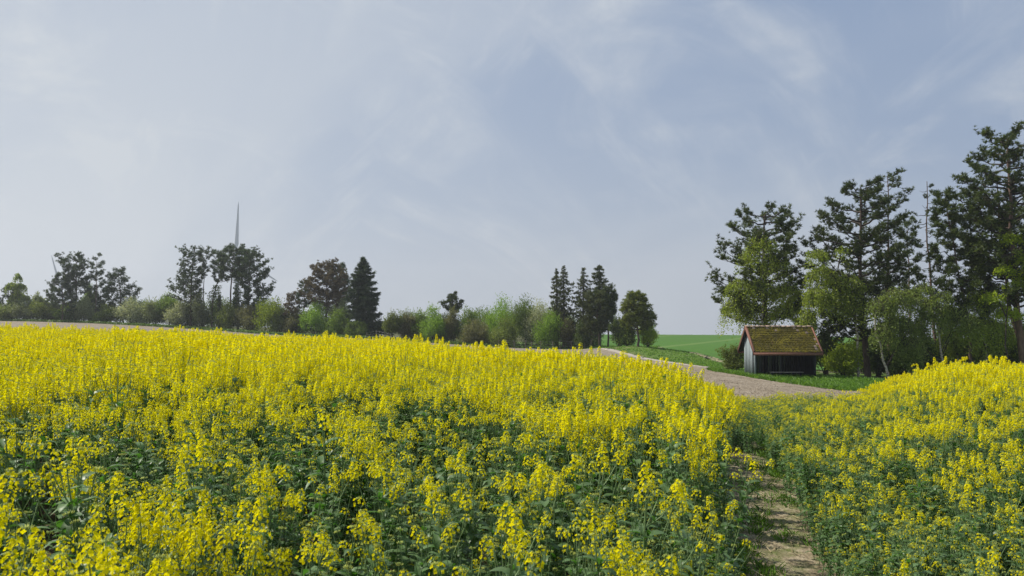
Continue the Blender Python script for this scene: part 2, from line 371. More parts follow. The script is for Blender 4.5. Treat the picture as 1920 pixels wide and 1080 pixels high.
EDGE = [(-900, 38), (0, 37), (400, 33.5), (800, 29.5), (1100, 26.5), (1250, 24.5), (1350, 21.6), (1420, 19.6), (1500, 18.6), (1600, 19.5), (1650, 23.5), (1700, 25.5), (1830, 27.5), (2600, 28)]
TRK_N = [(1040, 113), (1100, 107), (1200, 91), (1270, 82), (1340, 72.5), (1385, 66.5), (1440, 63.5), (1520, 62)]
TRK_F = [(1040, 116), (1103, 110), (1200, 94.4), (1273, 85.6), (1343, 75.6), (1388, 69.5), (1450, 66.5), (1530, 65.5)]
ISL_N = [(1328, 64), (1340, 60.5), (1400, 54), (1450, 50), (1600, 43), (1650, 40), (1900, 35), (2600, 34)]
pxs = np.linspace(-900, 2600, 900)
far_pl = [(-900, 158), (0, 149), (350, 139), (500, 131), (700, 121.5), (900, 115.5), (1040, 112.8), (1100, 106.8), (1200, 90.8), (1270, 81.8), (1322, 74.5), (1330, 63), (1340, 60.2), (1400, 53.8), (1450, 49.8), (1600, 42.8), (1650, 39.8), (1900, 34.8), (2600, 33.8)]
na = by_px(EDGE, pxs); na[:, 1] -= 2.5; na[:, 0] *= (na[:, 1] / (na[:, 1] + 2.5))
sheet("ploughed_field", na, by_px(far_pl, pxs), 0, 260, 0.012, M_plough, bump=.035, seed=3, px=False, vpow=1.7)
sheet("dirt_track", TRK_N, TRK_F, 160, 5, .02, M_track, edge=.10, seed=5)
isl_f = [(1332, 66), (1345, 67), (1395, 65.5), (1450, 65), (1600, 72), (1700, 78), (1950, 84), (2600, 86)]
sheet("grass_verge", ISL_N, isl_f, 120, 30, .03, M_verge, edge=.12, bump=.05, seed=7)
DRY_N = [(1232, 119), (1300, 101), (1370, 85), (1400, 80), (1450, 77)]
DRY_F = [(1236, 124.5), (1300, 107), (1370, 90), (1400, 85), (1450, 82)]
ver_f = [(1040, 128), (1130, 124), (1232, 119), (1300, 101), (1370, 85), (1400, 80), (1450, 77), (1530, 75)]
sheet("track_verge", TRK_F, ver_f, 150, 14, .015, M_verge, edge=.05, bump=.05, seed=8)
sheet("dry_earth_bank", DRY_N, DRY_F, 80, 5, .03, M_dry, edge=.18, bump=.12, seed=9)
pg = np.linspace(1040, 3000, 240)
nearg = by_px([(1040, 128), (1130, 126), (1236, 124.5), (1300, 107), (1370, 90), (1400, 85), (1450, 82), (1600, 80), (3000, 82)], pg)
farg = np.c_[gx(pg, 420), np.full_like(pg, 420)]
sheet("green_field", nearg, farg, 0, 110, .01, M_crop, px=False, vpow=1.4, bump=.05, seed=11)
hp = np.linspace(-900, 1060, 200)
sheet("hedge_bank", by_px([(-900, 158.2), (0, 149.2), (350, 139.2), (500, 131.2), (700, 121.7), (900, 115.7), (1060, 115)], hp),
      by_px([(-900, 176), (0, 168), (350, 158), (500, 150), (700, 142), (900, 138), (1060, 136)], hp), 0, 12, .015, M_verge, px=False, bump=.06, seed=12)

# footpath
PATH = np.array([(.15, -3.), (.45, 0), (.95, 2.2), (1.42, 4.), (1.95, 5.9), (2.45, 7.9), (3.02, 10.1), (3.75, 12.8), (5.25, 17.7), (6.6, 21.5), (7.2, 23)])
def path_x(y): return np.interp(y, PATH[:, 1], PATH[:, 0])
py_ = np.linspace(-3, 22.5, 1000)
wdt = .56 + .02 * np.sin(py_ * 2.1) + .012 * np.sin(py_ * 5.3 + 1)
pl = np.c_[path_x(py_) - wdt, py_]; pr = np.c_[path_x(py_) + wdt, py_]
sheet("footpath", pl, pr, 0, 50, .016, M_path, px=False, bump=.012, seed=13)
fx = np.linspace(-1, 1, 40)
sheet("field_soil", np.c_[fx * 30, np.full(40, -8.)], np.c_[fx * 42, np.full(40, 36.)], 0, 60, -.028, M_field_soil, px=False, bump=.02, seed=14)

# ------------------------------------------------------------------ grass and weeds
def blade_proto(n, h, sp, w, seed):
    rng = np.random.default_rng(seed); v = []; f = []
    for k in range(n):
        a = rng.random() * 6.28; r = sp * rng.random() ** .5 * .5; bx, by = r * math.cos(a), r * math.sin(a)
        a2 = rng.random() * 6.28; l = h * (.5 + .5 * rng.random()); ln = sp * rng.random()
        c, s_ = math.cos(a2), math.sin(a2); i = len(v)
        v += [(bx - s_ * w, by + c * w, 0), (bx + s_ * w, by - c * w, 0), (bx + c * ln * .4 + s_ * w * .7, by + s_ * ln * .4 - c * w * .7, l * .6), (bx + c * ln, by + s_ * ln, l)]
        f += [(i, i + 1, i + 2), (i, i + 2, i + 3)]
    return np.array(v, float), np.array(f)
def yaw(rng, n):
    a = rng.random(n) * 6.283; R = np.zeros((n, 3, 3)); R[:, 0, 0] = np.cos(a); R[:, 0, 1] = -np.sin(a); R[:, 1, 0] = np.sin(a); R[:, 1, 1] = np.cos(a); R[:, 2, 2] = 1; return R
def strip_pts(near, far, n, rng, px=True):
    s = rng.random(n); a = poly_at(near, s); b = poly_at(far, s); t = rng.random(n)[:, None]; p = a * (1 - t) + b * t
    return np.c_[p, H(p[:, 0], p[:, 1])]
def grass_stuff(name, regions, label, m=None, seed=0):
    rng = np.random.default_rng(seed); A = Acc()
    for near, far, n, h, sp, w, k in regions:
        P = strip_pts(near, far, n, rng)
        pv, pf = blade_proto(k, h, sp, w, seed + 3)
        scatter(A, pv, pf, yaw(rng, n), P, .5 + .8 * rng.random(n), 0, rng.random(n))
    o = link(name, A.mesh(name, [m or M_grass])); tag(o, label, "grass", kind="stuff")
grass_stuff("verge_grass", [(ISL_N, [(1328, 65), (1345, 66), (1400, 64), (1450, 60), (1600, 56), (1650, 54), (1900, 50), (2600, 50)], 9000, .26, .30, .022, 7),
                            (ISL_N, [(1332, 64.5), (1342, 62), (1400, 55), (1450, 51), (1600, 44), (1650, 41), (1900, 36), (2600, 35)], 1800, .30, .35, .022, 8)],
            "short green grass growing on the strip in front of the wooden shed and trees", seed=21)
grass_stuff("trackside_grass", [(TRK_F, ver_f, 3500, .22, .5, .04, 6), ([(1060, 117), (1130, 111), (1230, 118)], [(1060, 130), (1130, 126), (1236, 128)], 1500, .2, .5, .04, 6)],
            "rough green grass beside the pale track below the fenced thicket", seed=22)
grass_stuff("hedge_bottom_weeds", [([(-300, 151), (0, 149), (350, 139), (500, 131), (700, 121.5), (900, 115.5), (1040, 113)], [(-300, 154), (0, 152.5), (350, 142), (500, 134), (700, 124), (900, 118), (1040, 116)], 5000, .45, .8, .09, 7)],
            "tall green weeds growing along the foot of the far hedge", M_weed, 23)
def path_grass():
    rng = np.random.default_rng(5); A = Acc(); pv, pf = blade_proto(8, .065, .07, .004, 9)
    n = 7000; y = 2 + 20 * rng.random(n) ** 1.3; off = rng.normal(size=n) * .2; side = rng.choice([-1, 1], n)
    x = path_x(y) + np.where(rng.random(n) < .72, side * (.40 - np.abs(off) * .6), off)
    keep = np.sin(x * 7 + 1.3) * np.sin(y * 2.3) + .35 * rng.normal(size=n) > .38
    x, y = x[keep], y[keep]; n = len(x); P = np.c_[x, y, H(x, y) + .01]
    scatter(A, pv, pf, yaw(rng, n), P, .5 + rng.random(n), 0, rng.random(n))
    tag(link("path_grass", A.mesh("path_grass", [M_grass])), "low green grass and weeds creeping over the edges of the narrow earth path", "grass", kind="stuff")
    A = Acc(); n = 700; y = rng.uniform(3, 18, n); x = path_x(y) + rng.normal(size=n) * .2
    pv = np.array([(-.003, 0, 0), (.003, 0, 0), (.003, .10, .006), (-.003, .10, .004)]); P = np.c_[x, y, H(x, y) + .035]
    scatter(A, pv, np.array([(0, 1, 2, 3)]), yaw(rng, n), P, .4 + rng.random(n) * 1.2, 0, rng.random(n))
    tag(link("straw_litter", A.mesh("straw_litter", [M_straw])), "dry straw bits lying scattered on the earth path", "straw", kind="stuff")
path_grass()
def path_stones():
    rng = np.random.default_rng(6); A = Acc(); v = np.array([(1, 0, 0), (-1, .1, 0), (0, .8, 0), (.1, -.9, 0), (0, 0, .6), (.5, .5, .3)]); f = np.array([(0, 5, 4), (5, 2, 4), (2, 1, 4), (1, 3, 4), (3, 0, 4), (0, 2, 5)])
    n = 2600; y = 2 + 18 * rng.random(n) ** 1.4; x = path_x(y) + rng.uniform(-.27, .27, n); P = np.c_[x, y, H(x, y) + .022]
    scatter(A, v, f, yaw(rng, n), P, .004 + .014 * rng.random(n) ** 3, 0)
    tag(link("path_pebbles", A.mesh("path_pebbles", [M_path])), "small crumbs of earth and pebbles lying on the narrow path", "pebbles", kind="stuff")
path_stones()
def clods():
    rng = np.random.default_rng(8); A = Acc()
    v = np.array([(1, 0, 0), (-1, 0, 0), (0, 1, 0), (0, -1, 0), (0, 0, .8), (.6, .6, .4)]); v = v + rng.normal(size=v.shape) * .12
    f = np.array([(0, 5, 4), (5, 2, 4), (2, 1, 4), (1, 3, 4), (3, 0, 4), (0, 2, 5)])
    n = 26000; s = rng.random(n); px = rng.uniform(1150, 1750, n)
    D = np.interp(px, [p for p, _ in EDGE], [d for _, d in EDGE]) - 1; Df = np.interp(px, [p for p, _ in far_pl], [d for _, d in far_pl])
    t = rng.random(n) ** 1.6; Y = D * (1 - t) + np.minimum(Df, 66) * t; X = gx(px, Y)
    P = np.c_[X, Y, H(X, Y) + .015]; scatter(A, v, f, yaw(rng, n), P, .02 + .055 * rng.random(n) ** 2.5, 0)
    tag(link("soil_clods", A.mesh("soil_clods", [M_plough])), "small crumbled clods of pale brown soil on the bare field", "soil clods", kind="stuff")
clods()

# ------------------------------------------------------------------ rapeseed plants
petal = np.array([(0, 0, 0), (.0036, .0042, .0022), (0, .0077, .0020), (-.0036, .0040, .0022)])
def flower_proto():
    v = []; f = []
    for k in range(4):
        a = k * math.pi / 2; c, s_ = math.cos(a), math.sin(a); R = np.array([[c, -s_, 0], [s_, c, 0], [0, 0, 1]])
        i = len(v); v += list(petal @ R.T); f.append((i, i + 1, i + 2, i + 3))
    return np.array(v), np.array(f)
FV, FF = flower_proto()
QV = np.array([(-.0063, -.0063, 0), (.0063, -.0063, 0), (.0063, .0063, 0), (-.0063, .0063, 0)]); QF = np.array([(0, 1, 2, 3)])
BV = np.array([(.0022, 0, 0), (-.0011, .0019, 0), (-.0011, -.0019, 0), (0, 0, .008)]); BF = np.array([(0, 1, 3), (1, 2, 3), (2, 0, 3)])
PV = np.array([(-.0009, 0, 0), (.0009, 0, 0), (0, 0, .016)]); PF = np.array([(0, 1, 2)])
def raceme(seed, n, length, lod=0, buds=16):
    """flower head standing on the origin, mats: 0 petal, 1 bud, 2 stem"""
    rng = np.random.default_rng(seed); A = Acc()
    tube(A, [(0, 0, 0), (0, 0, length * .6), (0, 0, length)], [.0022, .0016, .001], 4 if lod == 0 else 3, 2, .5)
    if n:
        k = np.arange(n) + .5; z = length * (.18 + .78 * k / n) + rng.normal(size=n) * .004; az = k * 2.4 + rng.normal(size=n) * .35
        r = (.026 - .014 * (k / n) ** 2) * (.8 + .4 * rng.random(n)); up = .25 + .6 * (k / n)
        d = np.c_[np.cos(az), np.sin(az), up]; P = np.c_[np.cos(az) * r, np.sin(az) * r, z + r * .5]
        if lod == 0:
            scatter(A, FV, FF, rotmats(rng, n, d, .25), P, rng.uniform(.85, 1.15, n), 0, rng.random(n))
            st = P - np.c_[np.zeros(n), np.zeros(n), z - .006]; R = np.stack([np.c_[-np.sin(az), np.cos(az), az * 0], np.c_[-np.cos(az), -np.sin(az), az * 0], np.c_[np.cos(az) * 1.6, np.sin(az) * 1.6, np.ones(n) * .9]], -1)
            scatter(A, PV, PF, R, np.c_[az * 0, az * 0, z], np.ones(n), 2, np.ones(n) * .7)
        else:
            scatter(A, QV, QF, rotmats(rng, n, d, .35), P, rng.uniform(.95, 1.25, n), 0, rng.random(n))
    nb = buds if lod == 0 else buds // 2
    az = rng.random(nb) * 6.28; rr = .012 * rng.random(nb) ** .5 * (1.5 if n == 0 else 1)
    P = np.c_[np.cos(az) * rr, np.sin(az) * rr, length + .006 - rr * .4]
    scatter(A, BV, BF, rotmats(rng, nb, np.c_[np.cos(az) * .6, np.sin(az) * .6, np.ones(nb)], .1), P, rng.uniform(.8, 1.2, nb) * (1 if lod == 0 else 1.4), 1, rng.random(nb))
    return A
def leaf(seed, l, w, seg=5, lobed=True):
    """leaf growing along +Y from the origin, arching up then drooping"""
    rng = np.random.default_rng(seed); A = Acc(); v = []; f = []
    for i in range(seg + 1):
        t = i / seg; wd = w * (math.sin(math.pi * min(1, t * .85 + .12)) ** .8) * (1 if not lobed else (.75 + .5 * rng.random())) * (0.04 if i == seg else 1)
        y = l * t * (1 - .12 * t); z = l * (.34 * t - .62 * t * t) + rng.normal() * l * .012
        v += [(-wd, y, z + wd * .35 + rng.normal() * w * .12), (0, y, z), (wd, y, z + wd * .35 + rng.normal() * w * .12)]
    for i in range(seg):
        a = i * 3; f += [(a, a + 1, a + 4, a + 3), (a + 1, a + 2, a + 5, a + 4)]
    A.add(v, f, 0, np.clip(.5 + rng.normal(size=len(v)) * .15, 0, 1)); return A
def mat4(R, p, s=1.0):
    M = np.eye(4); M[:3, :3] = np.asarray(R) * s; M[:3, 3] = p; return M
def frame(d, roll=0):
    d = Vector(d).normalized(); q = d.to_track_quat('Z', 'Y').to_matrix() @ Matrix.Rotation(roll, 3, 'Z'); return np.array(q)
RACE = {}                                                # shared part meshes
RSPEC = [(46, .15), (62, .20), (30, .105), (20, .075), (10, .05), (0, .035)]
for lod in (0, 1):
    for i, (n, ln) in enumerate(RSPEC): RACE[lod, i] = raceme(100 + i, n if lod == 0 else int(n * .9), ln, lod, 16 if n else 22)
LEAVES = [leaf(1, .14, .027), leaf(2, .11, .023), leaf(3, .095, .013, 4, False), leaf(4, .07, .009, 4, False), leaf(5, .17, .034)]
def plant_spec(seed, kind):
    """kind: 0 full bloom, 1 moderate, 2 mostly green buds"""
    rng = np.random.default_rng(seed); Hh = 1.0; S = Acc(); races = []; leaves = []
    bend = rng.normal(size=2) * .045
    def ax(t): return np.array([bend[0] * t * t, bend[1] * t * t, Hh * t])
    tube(S, [ax(t) for t in (0, .25, .5, .75, .9)], [.0075, .0068, .0055, .004, .003], 5, 0, .5)
    top = {0: rng.choice([0, 1]), 1: rng.choice([0, 2, 3]), 2: rng.choice([4, 5, 5])}[kind]
    races.append((top, mat4(frame((bend[0] * 2, bend[1] * 2, 1), rng.random() * 6), ax(.9), 1.0 + .15 * rng.random())))
    nb = {0: 7, 1: 6, 2: 5}[kind] + rng.integers(0, 2)
    for k in range(nb):
        t0 = .44 + .42 * k / nb + rng.random() * .03; a = k * 2.4 + rng.random(); out = (.05 + .11 * rng.random()) * (1.1 - .4 * k / nb)
        p0 = ax(t0); up = (1 - t0) * (.62 + .36 * rng.random()); d = np.array([math.cos(a), math.sin(a), 0])
        p1 = p0 + d * out * .55 + np.array([0, 0, up * .4]); p2 = p0 + d * out + np.array([0, 0, up * .92])
        tube(S, [p0, p1, p2], [.0032, .0026, .002], 3, 0, .6)
        r = {0: rng.choice([0, 1, 2, 2, 3]), 1: rng.choice([2, 3, 4, 5]), 2: rng.choice([4, 5, 5, 5])}[kind]
        races.append((r, mat4(frame(p2 - p1 + np.array([0, 0, .1]), rng.random() * 6), p2, .85 + .3 * rng.random())))
        la = a + rng.normal() * .3; R = np.array(Matrix.Rotation(la - math.pi / 2, 3, 'Z') @ Matrix.Rotation(.5 * rng.random(), 3, 'X'))
        leaves.append((rng.choice([2, 2, 3]), mat4(R, p0, .9 + .5 * rng.random())))
        for e_ in range(3 if kind else 1):
            R3 = np.array(Matrix.Rotation(la + 2 + e_ * 1.9 - math.pi / 2, 3, 'Z') @ Matrix.Rotation(.2 + .6 * rng.random(), 3, 'X')); leaves.append((rng.choice([2, 3, 1]), mat4(R3, p0 + (p1 - p0) * rng.uniform(.1, .9), .7 + .4 * rng.random())))
        if kind or rng.random() < .4:
            R2 = np.array(Matrix.Rotation(la + 1 - math.pi / 2, 3, 'Z') @ Matrix.Rotation(.3 + .5 * rng.random(), 3, 'X')); leaves.append((3, mat4(R2, (p0 + p1) / 2, 1)))
    for k in range(12):
        t0 = .12 + .60 * k / 12 + rng.random() * .03; a = k * 2.4 + rng.random() * .8
        R = np.array(Matrix.Rotation(a, 3, 'Z') @ Matrix.Rotation(.15 + .5 * rng.random(), 3, 'X'))
        leaves.append((rng.choice([0, 1, 4] if k < 4 else [0, 1, 1]), mat4(R, ax(t0), .85 + .4 * rng.random())))
    return S, races, leaves
R_MATS = [M_petal, M_bud, M_rstem]; ALL = [M_petal, M_bud, M_rstem, M_rleaf]
SPEC = {(k, i): plant_spec(500 + k * 20 + i, k) for k in range(3) for i in range(7)}
def joined(k, i, lod):
    S, races, leaves = SPEC[k, i]; A = Acc(); A.join(S, None, 2)
    for r, M in races: A.join(RACE[lod, r], M)
    for l, M in leaves: A.join(LEAVES[l], M, 3)
    return A.mesh("rapeseed_joined", ALL)
race_me = {i: RACE[0, i].mesh("flower_head", R_MATS) for i in range(len(RSPEC))}
leaf_me = [a.mesh("leaf", [M_rleaf], True) for a in LEAVES]
stem_me = {q: SPEC[q][0].mesh("stem", [M_rstem], True) for q in SPEC}

def field_points():
    rng = np.random.default_rng(77); dens = 17; n = int(dens * 88 * 40)
    x = rng.uniform(-44, 44, n); y = rng.uniform(.6, 40, n)
    far = np.interp(x / y * F + 960, [p for p, _ in EDGE], [d for _, d in EDGE])
    wob = .5 * np.sin(x * 1.3) + .3 * np.sin(x * 3.7 + 2)
    keep = (y < far + wob) & (np.abs(x) < .78 * y + 3.5)
    off = x - path_x(y); keep &= np.abs(off) > .36 + .05 * np.sin(y * 3) - .22 * np.clip((y - 10.5) / 3, 0, 1)
    x, y, off, far = x[keep], y[keep], off[keep], far[keep]; n = len(x)
    pxx = x / y * F + 960
    pn = np.sin(x * .9 + 1.7 * np.sin(y * .45)) * .5 + np.sin(y * .7 + 1.3 * np.sin(x * .6) + 2) * .5 + .35 * np.sin(x * 2.7 + y * 1.9)
    h = 1.20 + .07 * pn + rng.normal(size=n) * .10 + (rng.random(n) < .07) * .15
    # near the gap where the path leaves the field the plants stay shorter and thinner
    gap = np.clip(1 - np.abs(off) / 1.8, 0, 1) * np.clip((y - 9) / 7, 0, 1)
    rs = (off > 0) * np.clip((1790 - pxx) / 230, 0, 1) * np.clip((y - 7) / 10, 0, 1)
    rmid = (off > 0) * np.clip((1850 - pxx) / 260, 0, 1)
    thin = np.maximum(gap, rs)
    edge_l = (off < 0) * np.clip(1 - (far - y) / 6.0, 0, 1) * np.clip((pxx - 1150) / 250, 0, 1)
    h *= 1 - .50 * rs - .12 * gap
    goal = np.interp(pxx, [700, 850, 1000, 1100, 1200, 1300, 1400], [1., .96, .90, .81, .69, .53, .38]); h *= np.where(off < 0, 1 - (1 - goal) * np.clip(1 - (far - y) / 15., 0, 1) ** .8, 1)
    h *= np.where(off > 0, (.80 + .03 * np.clip((y - 10) / 3, 0, 1) - .10 * np.clip((y - 16) / 8, 0, 1)), 1.0) * (1 - .10 * rmid)
    near = np.clip((12 - y) / 8, 0, 1); h *= 1 - .20 * near * np.clip(1 - np.clip(700 - pxx, 0, 700) / 1400, 0, 1)
    h *= 1 - .11 * (off > 0) * np.clip((pxx - 1740) / 120, 0, 1) * np.clip((y - 13) / 6, 0, 1)
    h *= 1 - .14 * np.clip(1 - np.abs(off) / .9, 0, 1)
    keep = rng.random(n) > np.maximum(thin * .22, edge_l * .55)
    # bloom: the far crop is in full flower, the near crop greener, in patches
    g = rng.random(n) * 1.15 + .34 * pn
    pk = np.clip(.78 - (y - 3.5) * .052, .02, .78) * np.where(pxx < 560, .8, 1) + .30 * rs + .15 * gap + .42 * rmid * np.clip((22 - y) / 8, 0, 1)
    pk += .10 * np.exp(-((pxx - 1150) / 330) ** 2 - ((y - 4.5) / 3.0) ** 2)
    kind = np.where(g < pk * .72, 2, np.where(g < pk * 1.5 + .08, 1, 0))
    x, y, h, kind, off = x[keep], y[keep], h[keep], kind[keep], off[keep]
    m = 1500; y2 = rng.uniform(1.5, 20.5, m); s2 = rng.choice([-1, 1], m); o2 = s2 * (.31 - .27 * np.clip((y2 - 11) / 3, 0, 1) + np.abs(rng.normal(size=m)) * .55); x2 = path_x(y2) + o2
    m3 = 1500; y3 = rng.uniform(9, 20.5, m3); x3 = gx(rng.uniform(1440, 1700, m3), y3); k3 = x3 > path_x(y3) + .2
    m4 = 2600; y4 = rng.uniform(2, 10, m4); x4 = rng.uniform(-1.5, 7.5, m4); k4 = (np.abs(x4 - path_x(y4)) > .42)
    y5 = rng.uniform(11.5, 19.5, 420); x5 = path_x(y5) + rng.uniform(-.4, .4, 420)
    x2 = np.r_[x2, x3[k3], x4[k4], x5]; y2 = np.r_[y2, y3[k3], y4[k4], y5]; o2 = x2 - path_x(y2); far2 = np.interp(x2 / y2 * F + 960, [p for p, _ in EDGE], [d for _, d in EDGE])
    k2 = y2 < far2 - .1; x2, y2, o2 = x2[k2], y2[k2], o2[k2]; h2 = rng.uniform(.36, .66, len(x2)) * np.where(np.abs(o2) < .5, .8, 1)
    fr = (off > 0) & (y > 17); h = np.where(fr, h * (1 + rng.normal(size=len(h)) * .09), h)
    h = np.where((y > 13) & (kind == 2), h * .86, h)
    return np.r_[x, x2], np.r_[y, y2], np.r_[h, h2], np.r_[kind, np.full(len(x2), 2)], np.r_[off, o2], rng
fx_, fy_, fh_, fk_, foff_, frng = field_points()
fn = len(fx_); fz_ = H(fx_, fy_) - .01
fi_ = frng.integers(0, 7, fn); fyaw = frng.random(fn) * 6.283
tx = frng.normal(size=fn) * .07; ty = frng.normal(size=fn) * .07 + np.where(np.abs(foff_) < .9, 0, 0)
ty = ty + np.where(np.abs(foff_) < 1.0, -.10 * np.sign(foff_), 0)       # leaning over the path
# individuals: the ones that show largest (nearest, inside the frame)
fpx = fx_ / fy_ * F + 960; ftop = 600 - (fz_ + fh_ - CAMZ) / fy_ * F
vis = (fpx > -20) & (fpx < 1940) & (ftop < 1085) & (fh_ > .68)
order = np.argsort(np.where(vis, fy_, 1e9))[:300]
isind = np.zeros(fn, bool); isind[order] = True
def make_plant(q, loc, rot, sc, label):
    r = root("rapeseed_plant", loc, label, "rapeseed plant", "rapeseed plants at the front of the field"); r.rotation_euler = rot; r.scale = (sc,) * 3
    link("stem", stem_me[q], r)
    for i, M in SPEC[q][1]: o = link("flower_head", race_me[i], r); o.matrix_local = Matrix(M.tolist())
    for i, M in SPEC[q][2]: o = link("leaf", leaf_me[i], r); o.matrix_local = Matrix(M.tolist())
    return r
def copy_thing(src, loc, rot, sc, label):
    r = src.copy(); COL.objects.link(r); r.location = loc; r.rotation_euler = rot; r.scale = (sc,) * 3; r["label"] = label
    for c in src.children:
        d = c.copy(); COL.objects.link(d); d.parent = r
    return r
KW = {0: "yellow blooming rapeseed plant", 1: "sparsely flowering rapeseed plant", 2: "green budding rapeseed plant"}
COLS = ["at the left edge", "near the left edge", "a quarter across", "a third across", "left of the middle", "right of the middle",
        "two thirds across", "left of the footpath", "right of the footpath", "at the right edge"]
COLX = [150, 340, 560, 760, 960, 1150, 1290, 1450, 1700, 9999]
RANK = {1: [""], 2: ["left ", "right "], 3: ["left ", "middle ", "right "]}
ORD = ["leftmost", "second", "third", "fourth", "fifth", "sixth", "seventh", "eighth", "ninth", "tenth", "eleventh", "twelfth", "thirteenth", "fourteenth", "fifteenth", "sixteenth"]
cells = {}
for j in order:
    c_ = next(k for k, v_ in enumerate(COLX) if fpx[j] < v_)
    if c_ in (7, 8): c_ = 8 if foff_[j] > 0 else 7
    row = 0 if ftop[j] > 990 else 1 if ftop[j] > 900 else 2
    cells.setdefault((int(fk_[j]), c_, row), []).append(j)
label_of = {}
for (k_, c_, row), js in cells.items():
    js.sort(key=lambda j: fpx[j]); m = len(js); tail = KW[k_] + " " + COLS[c_] + ["bottom row", "second row", "third row"][row].join([", ", ""])
    for i_, j in enumerate(js):
        pre = "" if m == 1 else RANK[m][i_] if m <= 3 else "rightmost " if i_ == m - 1 else ("leftmost " if i_ == 0 else ORD[min(i_, 15)] + " from left ")
        label_of[j] = pre + tail
protos = {}
for j in order:
    q = (int(fk_[j]), int(fi_[j]))
    a = ((fx_[j], fy_[j], fz_[j]), (tx[j], ty[j], fyaw[j]), fh_[j], label_of[j])
    if q in protos: copy_thing(protos[q], *a)
    else: protos[q] = make_plant(q, *a)
# the rest of the crop: one geometry-nodes object
def crop_object():
    I = ~isind; P = np.c_[fx_, fy_, fz_][I]; me = bpy.data.meshes.new("rapeseed_crop"); me.vertices.add(len(P)); me.vertices.foreach_set("co", P.ravel())
    lod = (fy_[I] + np.random.default_rng(3).uniform(-3, 3, I.sum()) > 13).astype(int)
    def attr(nm, ty_, arr, key="value"):
        a = me.attributes.new(nm, ty_, 'POINT'); a.data.foreach_set(key, np.ascontiguousarray(arr).ravel())
    attr("cls", 'INT', (fk_[I] * 2 + lod).astype(np.int32)); attr("pick", 'INT', fi_[I].astype(np.int32))
    attr("rot", 'FLOAT_VECTOR', np.c_[tx, ty, fyaw][I].astype(np.float32), "vector"); attr("scl", 'FLOAT', fh_[I].astype(np.float32))
    me.update(); o = link("rapeseed_crop", me)
    tag(o, "dense yellow flowering rapeseed crop filling the field behind the nearest plants", "rapeseed", kind="stuff")
    g = bpy.data.node_groups.new("scatter_crop", 'GeometryNodeTree')
    g.interface.new_socket("Geometry", in_out='INPUT', socket_type='NodeSocketGeometry'); g.interface.new_socket("Geometry", in_out='OUTPUT', socket_type='NodeSocketGeometry')
    gi = g.nodes.new("NodeGroupInput"); go = g.nodes.new("NodeGroupOutput"); jg = g.nodes.new("GeometryNodeJoinGeometry")
    def named(nm, dt):
        n = g.nodes.new("GeometryNodeInputNamedAttribute"); n.data_type = dt; n.inputs["Name"].default_value = nm; return n.outputs["Attribute"]
    cls, pick, rot, scl = named("cls", 'INT'), named("pick", 'INT'), named("rot", 'FLOAT_VECTOR'), named("scl", 'FLOAT')
    for k in range(3):
        for lod_ in (0, 1):
            j2 = g.nodes.new("GeometryNodeJoinGeometry")
            for i in range(7):
                src = bpy.data.objects.new("crop_source", joined(k, i, lod_))
                oi = g.nodes.new("GeometryNodeObjectInfo"); oi.inputs["Object"].default_value = src; oi.inputs["As Instance"].default_value = True
                g.links.new(oi.outputs["Geometry"], j2.inputs[0])
            cmp_ = g.nodes.new("FunctionNodeCompare"); cmp_.data_type = 'INT'; cmp_.operation = 'EQUAL'
            g.links.new(cls, cmp_.inputs[2]); cmp_.inputs[3].default_value = k * 2 + lod_
            ip = g.nodes.new("GeometryNodeInstanceOnPoints"); ip.inputs["Pick Instance"].default_value = True
            g.links.new(gi.outputs[0], ip.inputs["Points"]); g.links.new(cmp_.outputs[0], ip.inputs["Selection"])
            g.links.new(j2.outputs[0], ip.inputs["Instance"]); g.links.new(pick, ip.inputs["Instance Index"])
            g.links.new(rot, ip.inputs["Rotation"]); g.links.new(scl, ip.inputs["Scale"])
            g.links.new(ip.outputs[0], jg.inputs[0])
    g.links.new(jg.outputs[0], go.inputs[0])
    md = o.modifiers.new("scatter", 'NODES'); md.node_group = g
crop_object()

# ------------------------------------------------------------------ trees
def needle_tuft(n, ln, w, seed, cone=1.1):
    rng = np.random.default_rng(seed); v = []; f = []
    for k in range(n):
        a = rng.random() * 6.283; th = cone * math.sqrt(rng.random()); z0 = -.35 * ln * rng.random()
        d = np.array([math.sin(th) * math.cos(a), math.sin(th) * math.sin(a), math.cos(th)]); p = np.cross(d, rng.normal(size=3)); p /= np.linalg.norm(p)
        b = np.array([0, 0, z0]); i = len(v); l = ln * (.7 + .4 * rng.random())
        v += [b + p * w, b - p * w, b + d * l]; f.append((i, i + 1, i + 2))
    return np.array(v), np.array(f)
LV = np.array([(0, -.5, 0), (.42, 0, .1), (0, .5, 0), (-.42, 0, .1)]); LF = np.array([(0, 1, 2, 3)])
def prof(rows, z):        # rows: [(z, left, right)] descending z
    zs = [r[0] for r in rows][::-1]; return np.interp(z, zs, [r[1] for r in rows][::-1]), np.interp(z, zs, [r[2] for r in rows][::-1])
def trunk_line(D, pts, sink=.15):
    """pts image points from base to top -> world polyline; base sits on the ground"""
    w = [at(px, py, D) for px, py in pts]; w = [np.array(p) for p in w]
    w[0][2] = hz(w[0][0], D) - sink; return np.array(w)
def trunk_at(line, z):
    return np.array([np.interp(z, line[:, 2], line[:, 0]), np.interp(z, line[:, 2], line[:, 1]), z])
def wiggle(line, rng, amp):
    t = np.linspace(0, 1, 12); d = np.linspace(0, 1, len(line))
    p = np.c_[np.interp(t, d, line[:, 0]), np.interp(t, d, line[:, 1]), np.interp(t, d, line[:, 2])]
    p[1:-1, :2] += rng.normal(size=(10, 2)) * amp; return p
